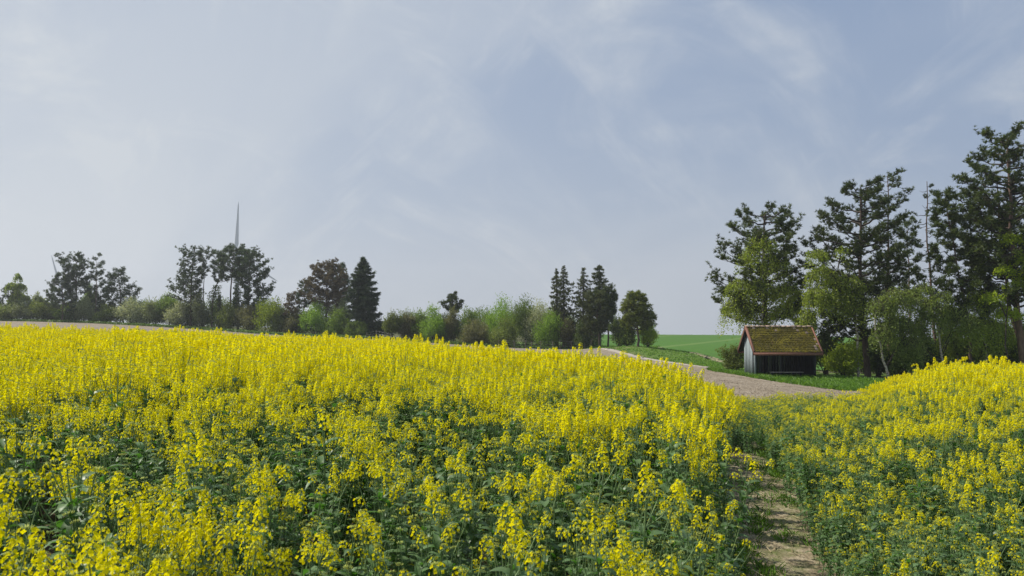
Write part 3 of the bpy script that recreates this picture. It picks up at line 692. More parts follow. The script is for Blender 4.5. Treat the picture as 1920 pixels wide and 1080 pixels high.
def finish(name, line, parts, label, cat, group):
    base = Vector((float(line[0][0]), float(line[0][1]), float(line[0][2]))); r = root(name, base, label, cat, group)
    for nm, A, mats, sm in parts:
        if A.n == 0: continue
        M = np.eye(4); M[:3, 3] = -np.array(base); B = Acc(); B.join(A, M); link(nm, B.mesh(nm, mats, sm), r)
    return r
def pine(label, D, tpts, rows, nbr=44, tuft=.24, r0=.22, seed=0, mats=None, dens=1., group=None, bare=.0, name="pine_tree", low=0, extra=None, barkm=None, up=.36, ivy=None):
    if D > 130: tuft *= .84; dens *= .66
    elif D < 80: dens *= .96; tuft *= .96
    rng = np.random.default_rng(seed); line = trunk_line(D, tpts); sc = D / F
    R_ = []
    for py, l, r in rows:
        c = at((l + r) / 2, py, D); tr = trunk_at(line, min(c.z, line[-1][2])); R_.append((c.z, max(.15, tr[0] - gx(l, D)), max(.15, gx(r, D) - tr[0])))
    T = Acc(); wl = wiggle(line, rng, .05); n = len(wl); tube(T, wl, r0 * (1 - .82 * np.linspace(0, 1, n) ** 1.1), 8)
    Bk = Acc(); P = []; Dn = []; S = []
    zt, zb = R_[0][0], R_[-1][0]
    for i in range(nbr):
        u_ = (i + rng.random()) / nbr; z = zt - (zt - zb) * u_ ** .9; l, r = prof(R_, z)
        az = i * 2.399 + rng.normal() * .4; ca, sa = math.cos(az), math.sin(az)
        e = (l if ca < 0 else r); ext = 1 / math.sqrt((ca / e) ** 2 + (sa / ((l + r) * .42)) ** 2) * (rng.uniform(.62, 1.0) if i % 3 else rng.uniform(.9, 1.02))
        z0 = max(line[0][2] + 1.0, min(z - up * ext, line[-1][2] - .3)); p0 = trunk_at(wl, z0); tip = trunk_at(wl, min(z, line[-1][2])); tip[2] = z
        tip = tip + np.array([ca * ext, sa * ext, 0]); mid = p0 * .5 + tip * .5 + np.array([0, 0, -.17 * ext]) + rng.normal(size=3) * .06 * ext
        t = np.linspace(0, 1, 6)[:, None]; cur = p0 * (1 - t) ** 2 + 2 * mid * t * (1 - t) + tip * t ** 2; cur[1:-1] += rng.normal(size=(4, 3)) * .04 * ext
        tube(Bk, cur, r0 * .30 * (1 - .8 * t[:, 0]) * min(1, .35 + ext / 3), 4)
        if rng.random() < bare: continue
        ntw = max(4, int((4.5 + 3.1 * ext) * dens))
        for k in range(ntw):
            tt = 1 - .62 * rng.random() ** 1.2 * (1 if ext > 1 else .5); q = np.array([np.interp(tt, t[:, 0], cur[:, c]) for c in range(3)])
            a2 = az + rng.choice([-1, 1]) * rng.uniform(.2, 1.5); ln = rng.uniform(.3, .85) * min(1.5, .35 + ext * .35) * (tuft / .24) ** .5
            d = np.array([math.cos(a2), math.sin(a2), rng.uniform(.15, 1.15)]); d /= np.linalg.norm(d); e2 = q + d * ln
            tube(Bk, [q, q + d * ln * .5 + [0, 0, -.04], e2], [.022 * tuft / .24, .016 * tuft / .24, .01], 3)
            m = rng.integers(4, 7)
            for j in range(m):
                f_ = 1 - .65 * j / m; P.append(q + d * ln * f_ + rng.normal(size=3) * tuft * .45); Dn.append(d * .6 + np.array([0, 0, .8])); S.append(rng.uniform(.75, 1.2))
    P = np.array(P); pv, pf = needle_tuft(15, 1.12, .10, seed, 1.35); Cn = Acc()
    scatter(Cn, pv, pf, rotmats(rng, len(P), np.array(Dn), .35), P, np.array(S) * tuft, 0, np.clip(rng.normal(.45, .28, len(P)), 0, 1))
    if extra: extra(Cn, Bk, line, rng)
    parts = [("trunk", T, [barkm or M_bark], True), ("branches", Bk, [M_barkd], True), ("crown", Cn, [mats or M_needle], False)]
    if ivy:
        Iv = Acc(); zt_, zb_, ir = at(0, ivy[0], D).z, at(0, ivy[1], D).z, ivy[2] * sc; m = 1500
        zz_ = rng.uniform(zb_, zt_, m); an = rng.random(m) * 6.283; rr = ir * (.35 + .75 * rng.random(m)) * (1 + .25 * np.sin(zz_ * 1.7 + an))
        c = np.array([trunk_at(wl, z) for z in zz_]); Pp = c + np.c_[np.cos(an) * rr, np.sin(an) * rr, 0 * an]
        scatter(Iv, LV, LF, rotmats(rng, m), Pp, rng.uniform(.14, .26, m), 0, rng.random(m)); parts.append(("ivy", Iv, [M_b['dark']], False))
    return finish(name, line, parts, label, "pine tree" if "pine" in name else "tree", group)
def spruce(label, D, cx, top, base, rows, seed, mats=None, tuft=.30, droop=.35, dens=1., group=None, name="spruce_tree"):
    rng = np.random.default_rng(seed); line = trunk_line(D, [(cx, base), (cx, top)]); T = Acc(); tube(T, line, [.24, .03], 8); Bk = Acc(); P = []; Dn = []
    R_ = [(at(cx, py, D).z, gx(cx, D) - gx(l, D), gx(r, D) - gx(cx, D)) for py, l, r in rows]; zt, zb = R_[0][0], R_[-1][0]
    z = zt; i = 0
    while z > zb:
        l, r = prof(R_, z); i += 1
        for k in range(5):
            az = k * 1.257 + i * .7 + rng.normal() * .25; ca, sa = math.cos(az), math.sin(az); e = l if ca < 0 else r
            ext = max(.12, (e * abs(ca) + (l + r) * .5 * abs(sa)) * rng.choice([rng.uniform(.45, .8), rng.uniform(.8, 1.15)])); zz0 = z + rng.normal() * .12
            p0 = trunk_at(line, zz0); t = np.linspace(0, 1, 5); cur = p0 + np.c_[ca * ext * t, sa * ext * t, -droop * ext * np.sin(t * 1.9) * .8 + .12 * ext * t ** 3]
            tube(Bk, cur, .035 * (1 - .8 * t), 3)
            m = int((4 + ext * 9) * dens); tt = rng.random(m) ** .8
            q = np.c_[[np.interp(tt, t, cur[:, c]) for c in range(3)]].T; sw = (1 - tt * .75) * ext * .28
            q[:, 0] += -sa * rng.normal(size=m) * sw; q[:, 1] += ca * rng.normal(size=m) * sw; q[:, 2] -= rng.random(m) * .25 * (.4 + ext * .15)
            P.append(q); Dn.append(np.tile([ca, sa, -.35], (m, 1)))
        z -= rng.uniform(.34, .5)
    P = np.concatenate(P); Dn = np.concatenate(Dn); pv, pf = needle_tuft(8, 1., .12, seed, 1.0); Cn = Acc()
    scatter(Cn, pv, pf, rotmats(rng, len(P), Dn, .35), P, rng.uniform(.8, 1.3, len(P)) * tuft, 0, np.clip(rng.normal(.45, .25, len(P)), 0, 1))
    return finish(name, line, [("trunk", T, [M_barkd], True), ("branches", Bk, [M_barkd], True), ("crown", Cn, [mats or M_spruce], False)], label, "spruce tree" if "spruce" in name else "tree", group)
def cloud_pts(rng, lumps, n, shell=.55):
    vol = np.array([l[3] * l[4] * l[5] for l in lumps]) ** .75; idx = rng.choice(len(lumps), n, p=vol / vol.sum()); Lm = np.array(lumps)[idx]
    d = rng.normal(size=(n, 3)); d /= np.linalg.norm(d, axis=1)[:, None]; r = (shell + (1 - shell) * rng.random(n)) * (1 + .10 * rng.normal(size=n))
    return Lm[:, :3] + d * r[:, None] * Lm[:, 3:6], d
def bush(label, cx, top, hw, base, D, key, seed, n=None, leafsz=None, group=None, name="bush", cat="bush", trunk=False, shape=.5, twigs=None, mats=None):
    rng = np.random.default_rng(seed); sc = D / F; x0 = gx(cx, D); g = hz(x0, D); zt = at(cx, top, D).z; zt += (zt - g) * (.10 if name == "hedge_bush" else 0); w = hw * sc * (1.28 if name == "hedge_bush" else 1.1); h = max(.4, zt - g)
    lumps = []; nl = 9
    zlo = .28 if trunk else .10
    for k in range(nl):
        a = k * 2.399 + rng.random(); rr = w * rng.uniform(.28, .64); z = h * rng.uniform(zlo + .12, .80) - h * .18 * (rr / w); s_ = rng.uniform(.30, .46)
        lumps.append((x0 + rr * math.cos(a), D + rr * math.sin(a), g + z, w * s_, w * s_, min(h * .28, w * s_ * 1.1)))
    lumps.append((x0 + rng.normal() * w * .1, D, g + h * .76, w * .42, w * .42, h * .24)); lumps.append((x0, D, g + h * (.5 if trunk else .38), w * .7, w * .7, h * .3))
    ls = leafsz or max(.085, sc * 2.0)
    nn = int((n or min(7500, 700 + 16 * w * h / (ls * ls * .42))) * (2.2 if n else 1)); P, d = cloud_pts(rng, lumps, nn, .3)
    # outward sprigs make the outline ragged
    m = nn // 5; Ps, ds = cloud_pts(rng, lumps, max(8, m // 6), .95); st = []
    for p, q in zip(Ps, ds):
        q = q * [1, 1, .5] + [0, 0, .8]; q /= np.linalg.norm(q); ln = rng.uniform(.1, .34) * w ** .6
        for j in range(6): st.append(p + q * ln * j / 5 + rng.normal(size=3) * ls * .4)
    P = np.concatenate([P, np.array(st)]); P[:, 2] = np.maximum(P[:, 2], g + .05); N_ = len(P)
    A = Acc(); tone = np.clip(rng.normal(.5, .26, N_), 0, 1)
    scatter(A, LV, LF, rotmats(rng, N_), P, rng.uniform(.6, 1.3, N_) * ls, 0, tone)
    S = Acc(); b = np.array([x0, D, g - .1]); ns = 1 if trunk else 6
    if trunk: tube(S, [b, b + [rng.normal() * .1, 0, h * .25], b + [rng.normal() * .15, 0, h * .45]], [.11, .09, .07], 6)
    for k in range(11):
        lm = lumps[k]; e = np.array(lm[:3]); s0 = b + [0, 0, h * .35] if trunk else b + np.r_[rng.normal(size=2) * w * .12, 0]
        mid = (s0 + e) / 2 + [0, 0, h * .06]; tube(S, [s0, mid, e], [.05, .035, .015], 4)
        for j in range(3): e2 = e + rng.normal(size=3) * np.array(lm[3:6]) * .7; tube(S, [mid, (mid + e2) / 2, e2], [.025, .018, .006], 3)
    line = np.array([b, b])
    return finish(name, line, [("trunk" if trunk else "stems", S, [M_barkd], True), ("crown" if trunk else "foliage", A, [mats or M_b[key]], False)], label, cat, group)
def birch(label, D, tpts, limbs, lumps, seed, n=3400, ls=.085, hang=1.0, mats=None, group=None, r0=.10, barkm=None, name="birch_tree"):
    """lumps: image ellipses (px,py,rx,ry) of the hanging foliage; limbs join the trunk to them"""
    rng = np.random.default_rng(seed); line = trunk_line(D, tpts); wl = wiggle(line, rng, .04); T = Acc(); Bk = Acc(); A = Acc()
    tube(T, wl, r0 * (1 - .8 * np.linspace(0, 1, len(wl))), 7); P = []; sc = D / F; tot = sum(a[2] * a[3] for a in lumps)
    for px, py, rx, ry in lumps:
        c = np.array(at(px, py, D)); c[1] += rng.normal() * rx * sc * .5; e = np.array([rx * sc, rx * sc * .8, ry * sc]); m = int(2.0 * n * rx * ry / tot / 9) + 2
        tip = c + [0, 0, e[2] * .7]; p0 = trunk_at(wl, min(wl[-1][2] - .1, max(wl[2][2], tip[2] - 1.2 * abs(tip[0] - line[-1][0]) - .8)))
        mid = (p0 + tip) / 2 + [0, 0, .25]; t = np.linspace(0, 1, 5)[:, None]; cur = p0 * (1 - t) ** 2 + 2 * mid * t * (1 - t) + tip * t ** 2
        tube(Bk, cur, .05 * (1 - .75 * t[:, 0]), 4)
        for k in range(m):
            d = rng.normal(size=3); d /= np.linalg.norm(d); d[2] = abs(d[2]) * .9 - .15; s0 = c + d * e * rng.uniform(.3, 1.0) ** .6
            ln = hang * rng.uniform(.4, 1.5) * min(1.6, .5 + e[2]); out = np.array([d[0], d[1], 0]) * .28 * ln
            q1 = s0 + out * .6 + [0, 0, .05]; q2 = s0 + out + [0, 0, -ln]
            if k % 2 == 0: tube(Bk, [tip * .4 + s0 * .6, s0, q1 * .5 + q2 * .5], [.012, .008, .004], 3)
            for j in range(10):
                u_ = rng.random(); P.append(s0 * (1 - u_) ** 2 + 2 * q1 * u_ * (1 - u_) + q2 * u_ ** 2 + rng.normal(size=3) * .07)
    P = np.array(P); N_ = len(P); scatter(A, LV, LF, rotmats(rng, N_), P, rng.uniform(.7, 1.3, N_) * ls, 0, np.clip(rng.normal(.5, .28, N_), 0, 1))
    return finish(name, line, [("trunk", T, [barkm or M_birchbark], True), ("branches", Bk, [M_barkd], True), ("crown", A, [mats or M_birch], False)], label, "birch tree" if "birch" in name else "tree", group)

G_R = "tall pines behind and right of the shed"
pine("broad dark pine rising behind the left half of the shed roof", 63, [(1434, 706), (1436, 600), (1432, 480), (1434, 400)],
     [(382, 1400, 1478), (400, 1368, 1496), (440, 1340, 1500), (470, 1330, 1500), (520, 1342, 1510), (560, 1333, 1515), (588, 1350, 1495)], 58, .24, .24, 1, group=G_R)
pine("wide dense pine with a rounded top just right of the shed", 60, [(1628, 712), (1618, 620), (1612, 500), (1614, 350)],
     [(337, 1590, 1650), (360, 1570, 1672), (395, 1535, 1690), (440, 1512, 1700), (500, 1504, 1700), (550, 1506, 1695), (600, 1530, 1690), (625, 1560, 1660)], 80, .24, .27, 2, group=G_R)
pine("slender pine with a narrow twin top behind the wide pine", 66, [(1668, 705), (1664, 600), (1666, 450), (1664, 330)],
     [(320, 1652, 1712), (345, 1650, 1714), (375, 1636, 1712), (410, 1640, 1700), (450, 1648, 1712), (520, 1640, 1715), (570, 1640, 1720)], 42, .25, .17, 3, dens=.95, group=G_R, bare=.1, barkm=M_redbark)
pine("almost bare spindly pine with thin dead twigs at its pointed top", 62, [(1758, 700), (1752, 600), (1742, 480), (1738, 340)],
     [(345, 1732, 1742), (370, 1722, 1756), (400, 1708, 1766), (450, 1715, 1770), (520, 1716, 1768), (560, 1718, 1765)], 44, .15, .14, 4, dens=.35, group=G_R, bare=.45, up=.05, barkm=M_redbark)
pine("tallest pine at the right edge with several trunks reaching above the others", 56, [(1925, 716), (1908, 600), (1896, 420), (1888, 260)],
     [(233, 1862, 1915), (252, 1828, 1955), (285, 1815, 1975), (330, 1800, 1990), (380, 1790, 2010), (430, 1800, 2030), (500, 1812, 2030), (560, 1820, 2020)], 82, .26, .27, 5, group=G_R, barkm=M_redbark, dens=1.1)
pine("second trunk pine leaning close beside the tallest pine", 58, [(1935, 716), (1900, 600), (1878, 480), (1868, 330)],
     [(340, 1800, 1900), (380, 1768, 1900), (430, 1748, 1890), (470, 1756, 1880), (520, 1790, 1900)], 46, .25, .19, 15, group=G_R, barkm=M_redbark)
pine("short dark pine with a low crown between the spindly pine and the tallest pine", 57, [(1826, 712), (1818, 620), (1800, 520), (1772, 370)],
     [(356, 1762, 1778), (385, 1750, 1790), (440, 1744, 1800), (480, 1740, 1820), (520, 1726, 1850), (560, 1738, 1860), (600, 1760, 1850)], 50, .26, .13, 6, group=G_R)
pine("small dark pine half hidden between the shed roof and the wide pine", 65, [(1512, 705), (1515, 640), (1518, 575)],
     [(560, 1495, 1540), (580, 1488, 1560), (605, 1490, 1572), (640, 1520, 1580), (670, 1530, 1575)], 34, .24, .13, 7, group=G_R)
birch("light green weeping birch in front of the pine behind the shed", 61, [(1424, 704), (1428, 620), (1430, 480), (1428, 450)], None,
      [(1425, 462, 30, 28), (1405, 485, 22, 22), (1450, 500, 26, 30), (1392, 540, 30, 26), (1428, 545, 34, 32), (1470, 550, 34, 28), (1385, 580, 28, 34), (1420, 590, 30, 24), (1465, 585, 30, 22), (1500, 560, 18, 20)], 31, 9000, .11, group="birches by the shed")
birch("light green weeping birch left of the wide pine trunk with hanging sprays", 57.5, [(1609, 712), (1607, 640), (1606, 560), (1570, 500)], None,
      [(1548, 515, 30, 24), (1580, 530, 34, 26), (1530, 555, 26, 24), (1565, 565, 34, 24), (1515, 600, 16, 24), (1610, 545, 28, 22), (1600, 580, 26, 20), (1530, 478, 20, 14), (1582, 470, 12, 10)], 32, 6800, .11, group="birches by the shed")
birch("leaning thin birch right of the wide pine with dull green hanging leaves", 55.5, [(1667, 706), (1655, 665), (1638, 610), (1650, 555)], None,
      [(1650, 575, 26, 26), (1680, 560, 32, 30), (1715, 565, 34, 30), (1745, 580, 24, 34), (1690, 610, 32, 30), (1725, 620, 30, 30), (1655, 625, 22, 24)], 33, 7800, .105, mats=M_birchd, group="birches by the shed")
birch("pale stemmed birch crossing the spindly pine trunk", 56, [(1771, 706), (1764, 660), (1757, 600), (1750, 540)], None,
      [(1735, 545, 24, 22), (1765, 560, 20, 22), (1780, 585, 18, 20), (1745, 600, 22, 22), (1800, 600, 26, 26), (1700, 650, 24, 26), (1830, 570, 22, 26)], 34, 5200, .10, mats=M_birchd, group="birches by the shed")
birch("young tree with bright yellow green leaves in front of the tallest pine", 54.5, [(1890, 716), (1885, 620), (1890, 470)], None,
      [(1895, 452, 22, 20), (1910, 490, 20, 26), (1880, 510, 18, 18), (1905, 540, 24, 24), (1870, 560, 24, 18), (1900, 590, 28, 20), (1940, 520, 26, 50)], 35, 3600, .11, hang=.3, mats=M_b['lime'], r0=.07, group=None, name="young_tree", barkm=M_barkd)
birch("slender birch with drooping light leaves left of the tallest pine trunk", 56.5, [(1852, 714), (1848, 650), (1842, 600), (1846, 540)], None,
      [(1830, 560, 22, 24), (1860, 575, 24, 26), (1845, 610, 28, 26), (1880, 620, 24, 28), (1815, 615, 22, 26), (1862, 650, 28, 22)], 36, 5200, .105, r0=.08, group="birches by the shed")
birch("thin young birch growing between the pale birch and the short dark pine", 60, [(1800, 714), (1796, 650), (1798, 590)], None,
      [(1785, 600, 20, 24), (1808, 625, 20, 24), (1775, 640, 24, 22), (1802, 655, 22, 18)], 37, 3400, .105, r0=.07, group="birches by the shed")
pine("slim bare trunked pine between the wide pine and the leaning birch", 70, [(1708, 706), (1706, 600), (1702, 430)], [(405, 1694, 1712), (430, 1686, 1722), (470, 1682, 1726), (520, 1684, 1724), (560, 1690, 1722)], 30, .24, .14, 16, dens=.8, group=G_R, barkm=M_redbark)
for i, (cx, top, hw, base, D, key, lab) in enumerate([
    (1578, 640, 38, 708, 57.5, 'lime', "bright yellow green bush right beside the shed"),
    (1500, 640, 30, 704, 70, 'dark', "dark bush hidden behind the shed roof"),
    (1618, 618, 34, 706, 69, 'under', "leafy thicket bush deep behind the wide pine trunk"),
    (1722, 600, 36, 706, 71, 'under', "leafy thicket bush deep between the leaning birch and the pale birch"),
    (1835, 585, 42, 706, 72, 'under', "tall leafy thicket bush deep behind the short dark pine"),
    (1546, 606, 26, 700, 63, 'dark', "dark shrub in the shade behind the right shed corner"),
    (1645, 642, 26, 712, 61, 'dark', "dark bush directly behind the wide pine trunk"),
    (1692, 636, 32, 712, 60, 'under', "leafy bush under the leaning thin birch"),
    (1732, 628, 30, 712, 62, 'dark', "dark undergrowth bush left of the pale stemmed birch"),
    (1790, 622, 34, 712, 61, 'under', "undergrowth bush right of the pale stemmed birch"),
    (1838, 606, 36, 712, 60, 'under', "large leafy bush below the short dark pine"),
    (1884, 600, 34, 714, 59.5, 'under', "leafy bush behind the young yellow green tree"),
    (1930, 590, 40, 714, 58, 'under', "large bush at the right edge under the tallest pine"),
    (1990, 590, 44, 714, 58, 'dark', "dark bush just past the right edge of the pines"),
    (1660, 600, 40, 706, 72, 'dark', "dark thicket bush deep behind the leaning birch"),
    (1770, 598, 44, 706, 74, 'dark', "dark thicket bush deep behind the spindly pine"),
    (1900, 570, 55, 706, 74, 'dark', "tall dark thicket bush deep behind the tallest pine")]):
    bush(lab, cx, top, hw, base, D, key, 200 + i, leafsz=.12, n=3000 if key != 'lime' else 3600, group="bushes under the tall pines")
bush("rounded green bush at the left wall of the shed", 1375, 645, 25, 693, 62.5, 'olive', 230, leafsz=.10, n=2600)

# far thicket on the left
G_L = "pines in the far hedge on the left"
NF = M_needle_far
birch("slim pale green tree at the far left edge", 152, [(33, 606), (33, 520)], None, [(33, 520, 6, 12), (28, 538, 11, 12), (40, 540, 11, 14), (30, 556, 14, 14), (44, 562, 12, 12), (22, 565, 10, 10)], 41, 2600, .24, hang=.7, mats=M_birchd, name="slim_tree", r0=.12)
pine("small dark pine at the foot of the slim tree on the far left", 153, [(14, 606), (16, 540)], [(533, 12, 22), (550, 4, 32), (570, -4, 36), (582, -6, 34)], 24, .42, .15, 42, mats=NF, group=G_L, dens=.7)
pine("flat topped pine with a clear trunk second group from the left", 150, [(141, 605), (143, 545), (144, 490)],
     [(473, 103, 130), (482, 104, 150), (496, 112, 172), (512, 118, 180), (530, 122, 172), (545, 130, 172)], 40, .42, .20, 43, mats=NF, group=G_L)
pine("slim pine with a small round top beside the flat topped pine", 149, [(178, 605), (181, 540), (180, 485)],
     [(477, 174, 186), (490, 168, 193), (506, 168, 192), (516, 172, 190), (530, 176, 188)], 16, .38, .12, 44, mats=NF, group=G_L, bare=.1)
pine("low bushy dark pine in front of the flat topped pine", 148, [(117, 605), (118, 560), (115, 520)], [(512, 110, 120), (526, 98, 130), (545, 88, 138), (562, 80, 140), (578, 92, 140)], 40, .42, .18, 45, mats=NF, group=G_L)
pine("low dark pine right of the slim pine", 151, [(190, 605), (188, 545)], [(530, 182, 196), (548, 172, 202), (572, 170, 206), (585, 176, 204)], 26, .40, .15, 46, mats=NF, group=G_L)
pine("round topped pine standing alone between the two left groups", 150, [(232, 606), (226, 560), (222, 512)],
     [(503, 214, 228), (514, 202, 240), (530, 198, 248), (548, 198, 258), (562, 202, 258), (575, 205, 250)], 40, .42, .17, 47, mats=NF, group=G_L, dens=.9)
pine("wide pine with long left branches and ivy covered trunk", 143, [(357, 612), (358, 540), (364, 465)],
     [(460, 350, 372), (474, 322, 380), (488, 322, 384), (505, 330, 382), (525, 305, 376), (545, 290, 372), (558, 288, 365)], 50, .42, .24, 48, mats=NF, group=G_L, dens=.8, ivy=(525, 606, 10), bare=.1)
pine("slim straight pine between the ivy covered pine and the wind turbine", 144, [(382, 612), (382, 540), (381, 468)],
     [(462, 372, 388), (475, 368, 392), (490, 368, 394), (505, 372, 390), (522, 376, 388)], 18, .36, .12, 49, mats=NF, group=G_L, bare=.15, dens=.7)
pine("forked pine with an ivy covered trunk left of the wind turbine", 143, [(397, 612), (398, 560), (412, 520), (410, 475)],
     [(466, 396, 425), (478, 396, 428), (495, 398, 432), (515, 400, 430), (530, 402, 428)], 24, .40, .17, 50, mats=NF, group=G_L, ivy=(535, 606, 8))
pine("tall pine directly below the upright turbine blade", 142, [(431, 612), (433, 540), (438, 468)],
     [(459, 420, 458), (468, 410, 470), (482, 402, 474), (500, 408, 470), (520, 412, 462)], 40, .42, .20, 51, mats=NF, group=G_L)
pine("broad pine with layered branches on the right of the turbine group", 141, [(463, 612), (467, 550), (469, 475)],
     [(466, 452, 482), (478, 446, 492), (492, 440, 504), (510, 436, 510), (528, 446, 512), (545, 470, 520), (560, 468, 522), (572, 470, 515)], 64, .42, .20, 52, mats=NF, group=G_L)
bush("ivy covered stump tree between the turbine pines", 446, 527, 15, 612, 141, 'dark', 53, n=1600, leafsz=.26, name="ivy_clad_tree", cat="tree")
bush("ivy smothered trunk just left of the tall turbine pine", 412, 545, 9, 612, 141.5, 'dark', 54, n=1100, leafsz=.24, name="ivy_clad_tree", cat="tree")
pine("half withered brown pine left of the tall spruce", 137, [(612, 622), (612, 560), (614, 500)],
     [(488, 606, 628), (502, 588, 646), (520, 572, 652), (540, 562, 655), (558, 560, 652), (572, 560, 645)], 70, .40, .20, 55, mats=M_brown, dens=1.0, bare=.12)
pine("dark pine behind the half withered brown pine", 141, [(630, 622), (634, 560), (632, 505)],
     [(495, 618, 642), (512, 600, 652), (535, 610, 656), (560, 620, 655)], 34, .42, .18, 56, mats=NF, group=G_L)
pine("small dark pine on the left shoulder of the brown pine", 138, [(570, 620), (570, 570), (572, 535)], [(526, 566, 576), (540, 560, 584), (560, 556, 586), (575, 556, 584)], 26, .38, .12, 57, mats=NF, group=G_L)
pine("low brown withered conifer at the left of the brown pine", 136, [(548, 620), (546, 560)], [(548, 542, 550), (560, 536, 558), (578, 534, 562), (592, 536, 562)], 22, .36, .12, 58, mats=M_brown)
spruce("tall dark cone shaped spruce left of the centre", 130, 681, 484, 630, [(484, 679, 683), (500, 671, 693), (525, 662, 702), (550, 656, 706), (580, 655, 709), (605, 655, 710), (625, 662, 706)], 61, tuft=.5, dens=1.5)
# hedge bushes
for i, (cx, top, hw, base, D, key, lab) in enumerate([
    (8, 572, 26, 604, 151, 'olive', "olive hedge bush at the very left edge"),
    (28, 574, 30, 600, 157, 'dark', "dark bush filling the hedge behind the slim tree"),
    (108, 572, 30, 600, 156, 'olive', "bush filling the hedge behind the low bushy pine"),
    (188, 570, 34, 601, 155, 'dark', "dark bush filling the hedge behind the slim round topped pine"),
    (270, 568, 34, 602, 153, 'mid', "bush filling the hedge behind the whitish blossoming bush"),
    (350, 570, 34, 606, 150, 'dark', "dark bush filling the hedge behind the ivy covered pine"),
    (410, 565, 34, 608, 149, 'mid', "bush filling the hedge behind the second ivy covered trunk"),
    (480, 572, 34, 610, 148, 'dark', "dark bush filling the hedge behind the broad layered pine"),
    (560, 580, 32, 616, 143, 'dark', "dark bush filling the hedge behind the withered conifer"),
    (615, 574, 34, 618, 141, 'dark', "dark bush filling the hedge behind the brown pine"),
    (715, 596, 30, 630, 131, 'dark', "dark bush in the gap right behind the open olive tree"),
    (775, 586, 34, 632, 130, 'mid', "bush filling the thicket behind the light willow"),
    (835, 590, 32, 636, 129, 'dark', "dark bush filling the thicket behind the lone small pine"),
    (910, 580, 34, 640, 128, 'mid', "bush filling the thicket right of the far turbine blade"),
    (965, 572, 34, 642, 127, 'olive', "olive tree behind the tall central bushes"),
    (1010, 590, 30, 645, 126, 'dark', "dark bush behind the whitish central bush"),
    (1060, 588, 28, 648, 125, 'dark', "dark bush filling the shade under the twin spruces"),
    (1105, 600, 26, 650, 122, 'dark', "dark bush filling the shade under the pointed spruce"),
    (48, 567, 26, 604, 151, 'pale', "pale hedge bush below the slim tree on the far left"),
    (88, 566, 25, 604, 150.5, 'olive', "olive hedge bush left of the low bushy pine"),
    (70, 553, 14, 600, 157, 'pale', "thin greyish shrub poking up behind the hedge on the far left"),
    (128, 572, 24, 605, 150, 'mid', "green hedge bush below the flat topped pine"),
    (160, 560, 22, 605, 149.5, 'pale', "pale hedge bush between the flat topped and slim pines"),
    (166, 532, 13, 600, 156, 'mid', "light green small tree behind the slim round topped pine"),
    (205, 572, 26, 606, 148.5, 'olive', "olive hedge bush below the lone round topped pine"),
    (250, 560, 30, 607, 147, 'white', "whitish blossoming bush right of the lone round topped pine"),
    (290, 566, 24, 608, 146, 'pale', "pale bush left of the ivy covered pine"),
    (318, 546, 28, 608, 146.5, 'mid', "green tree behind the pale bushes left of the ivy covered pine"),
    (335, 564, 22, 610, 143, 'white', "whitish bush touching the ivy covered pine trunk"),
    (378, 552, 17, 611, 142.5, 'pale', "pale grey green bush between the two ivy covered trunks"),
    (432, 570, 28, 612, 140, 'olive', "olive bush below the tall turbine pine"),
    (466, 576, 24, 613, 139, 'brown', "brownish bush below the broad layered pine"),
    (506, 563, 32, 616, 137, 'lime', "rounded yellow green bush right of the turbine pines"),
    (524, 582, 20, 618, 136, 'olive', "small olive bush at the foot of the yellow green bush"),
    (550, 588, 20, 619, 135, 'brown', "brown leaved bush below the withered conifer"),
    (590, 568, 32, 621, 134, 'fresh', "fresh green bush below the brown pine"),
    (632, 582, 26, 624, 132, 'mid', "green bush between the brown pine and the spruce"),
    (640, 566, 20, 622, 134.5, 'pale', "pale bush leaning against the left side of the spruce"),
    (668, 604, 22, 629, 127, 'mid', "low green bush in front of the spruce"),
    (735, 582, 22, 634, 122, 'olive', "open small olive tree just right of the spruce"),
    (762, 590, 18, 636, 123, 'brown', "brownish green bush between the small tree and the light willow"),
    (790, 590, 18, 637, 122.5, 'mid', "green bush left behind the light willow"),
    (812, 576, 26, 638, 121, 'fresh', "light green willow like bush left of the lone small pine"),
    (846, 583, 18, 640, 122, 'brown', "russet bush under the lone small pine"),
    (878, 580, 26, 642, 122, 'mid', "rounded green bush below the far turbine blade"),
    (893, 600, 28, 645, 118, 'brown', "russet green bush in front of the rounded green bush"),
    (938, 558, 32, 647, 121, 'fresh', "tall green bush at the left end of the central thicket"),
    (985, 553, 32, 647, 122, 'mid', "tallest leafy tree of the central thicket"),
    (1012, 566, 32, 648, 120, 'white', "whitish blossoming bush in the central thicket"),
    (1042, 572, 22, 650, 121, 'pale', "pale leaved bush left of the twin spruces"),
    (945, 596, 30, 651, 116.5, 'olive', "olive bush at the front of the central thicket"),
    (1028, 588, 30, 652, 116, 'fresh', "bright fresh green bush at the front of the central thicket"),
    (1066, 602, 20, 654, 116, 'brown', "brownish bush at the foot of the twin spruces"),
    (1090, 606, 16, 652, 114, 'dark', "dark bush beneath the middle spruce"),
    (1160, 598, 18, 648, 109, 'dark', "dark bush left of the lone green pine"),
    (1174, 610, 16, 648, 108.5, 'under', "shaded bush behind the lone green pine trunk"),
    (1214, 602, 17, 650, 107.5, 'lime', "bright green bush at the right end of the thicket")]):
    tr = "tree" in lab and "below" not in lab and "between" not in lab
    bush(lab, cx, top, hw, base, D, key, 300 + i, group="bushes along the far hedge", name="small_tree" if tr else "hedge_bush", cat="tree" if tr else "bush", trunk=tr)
pine("lone small pine rising above the bushes near the middle", 126, [(851, 641), (850, 600), (849, 565)], [(550, 848, 854), (561, 836, 864), (574, 827, 872), (584, 836, 862)], 20, .30, .12, 71, mats=M_needle, group=None)
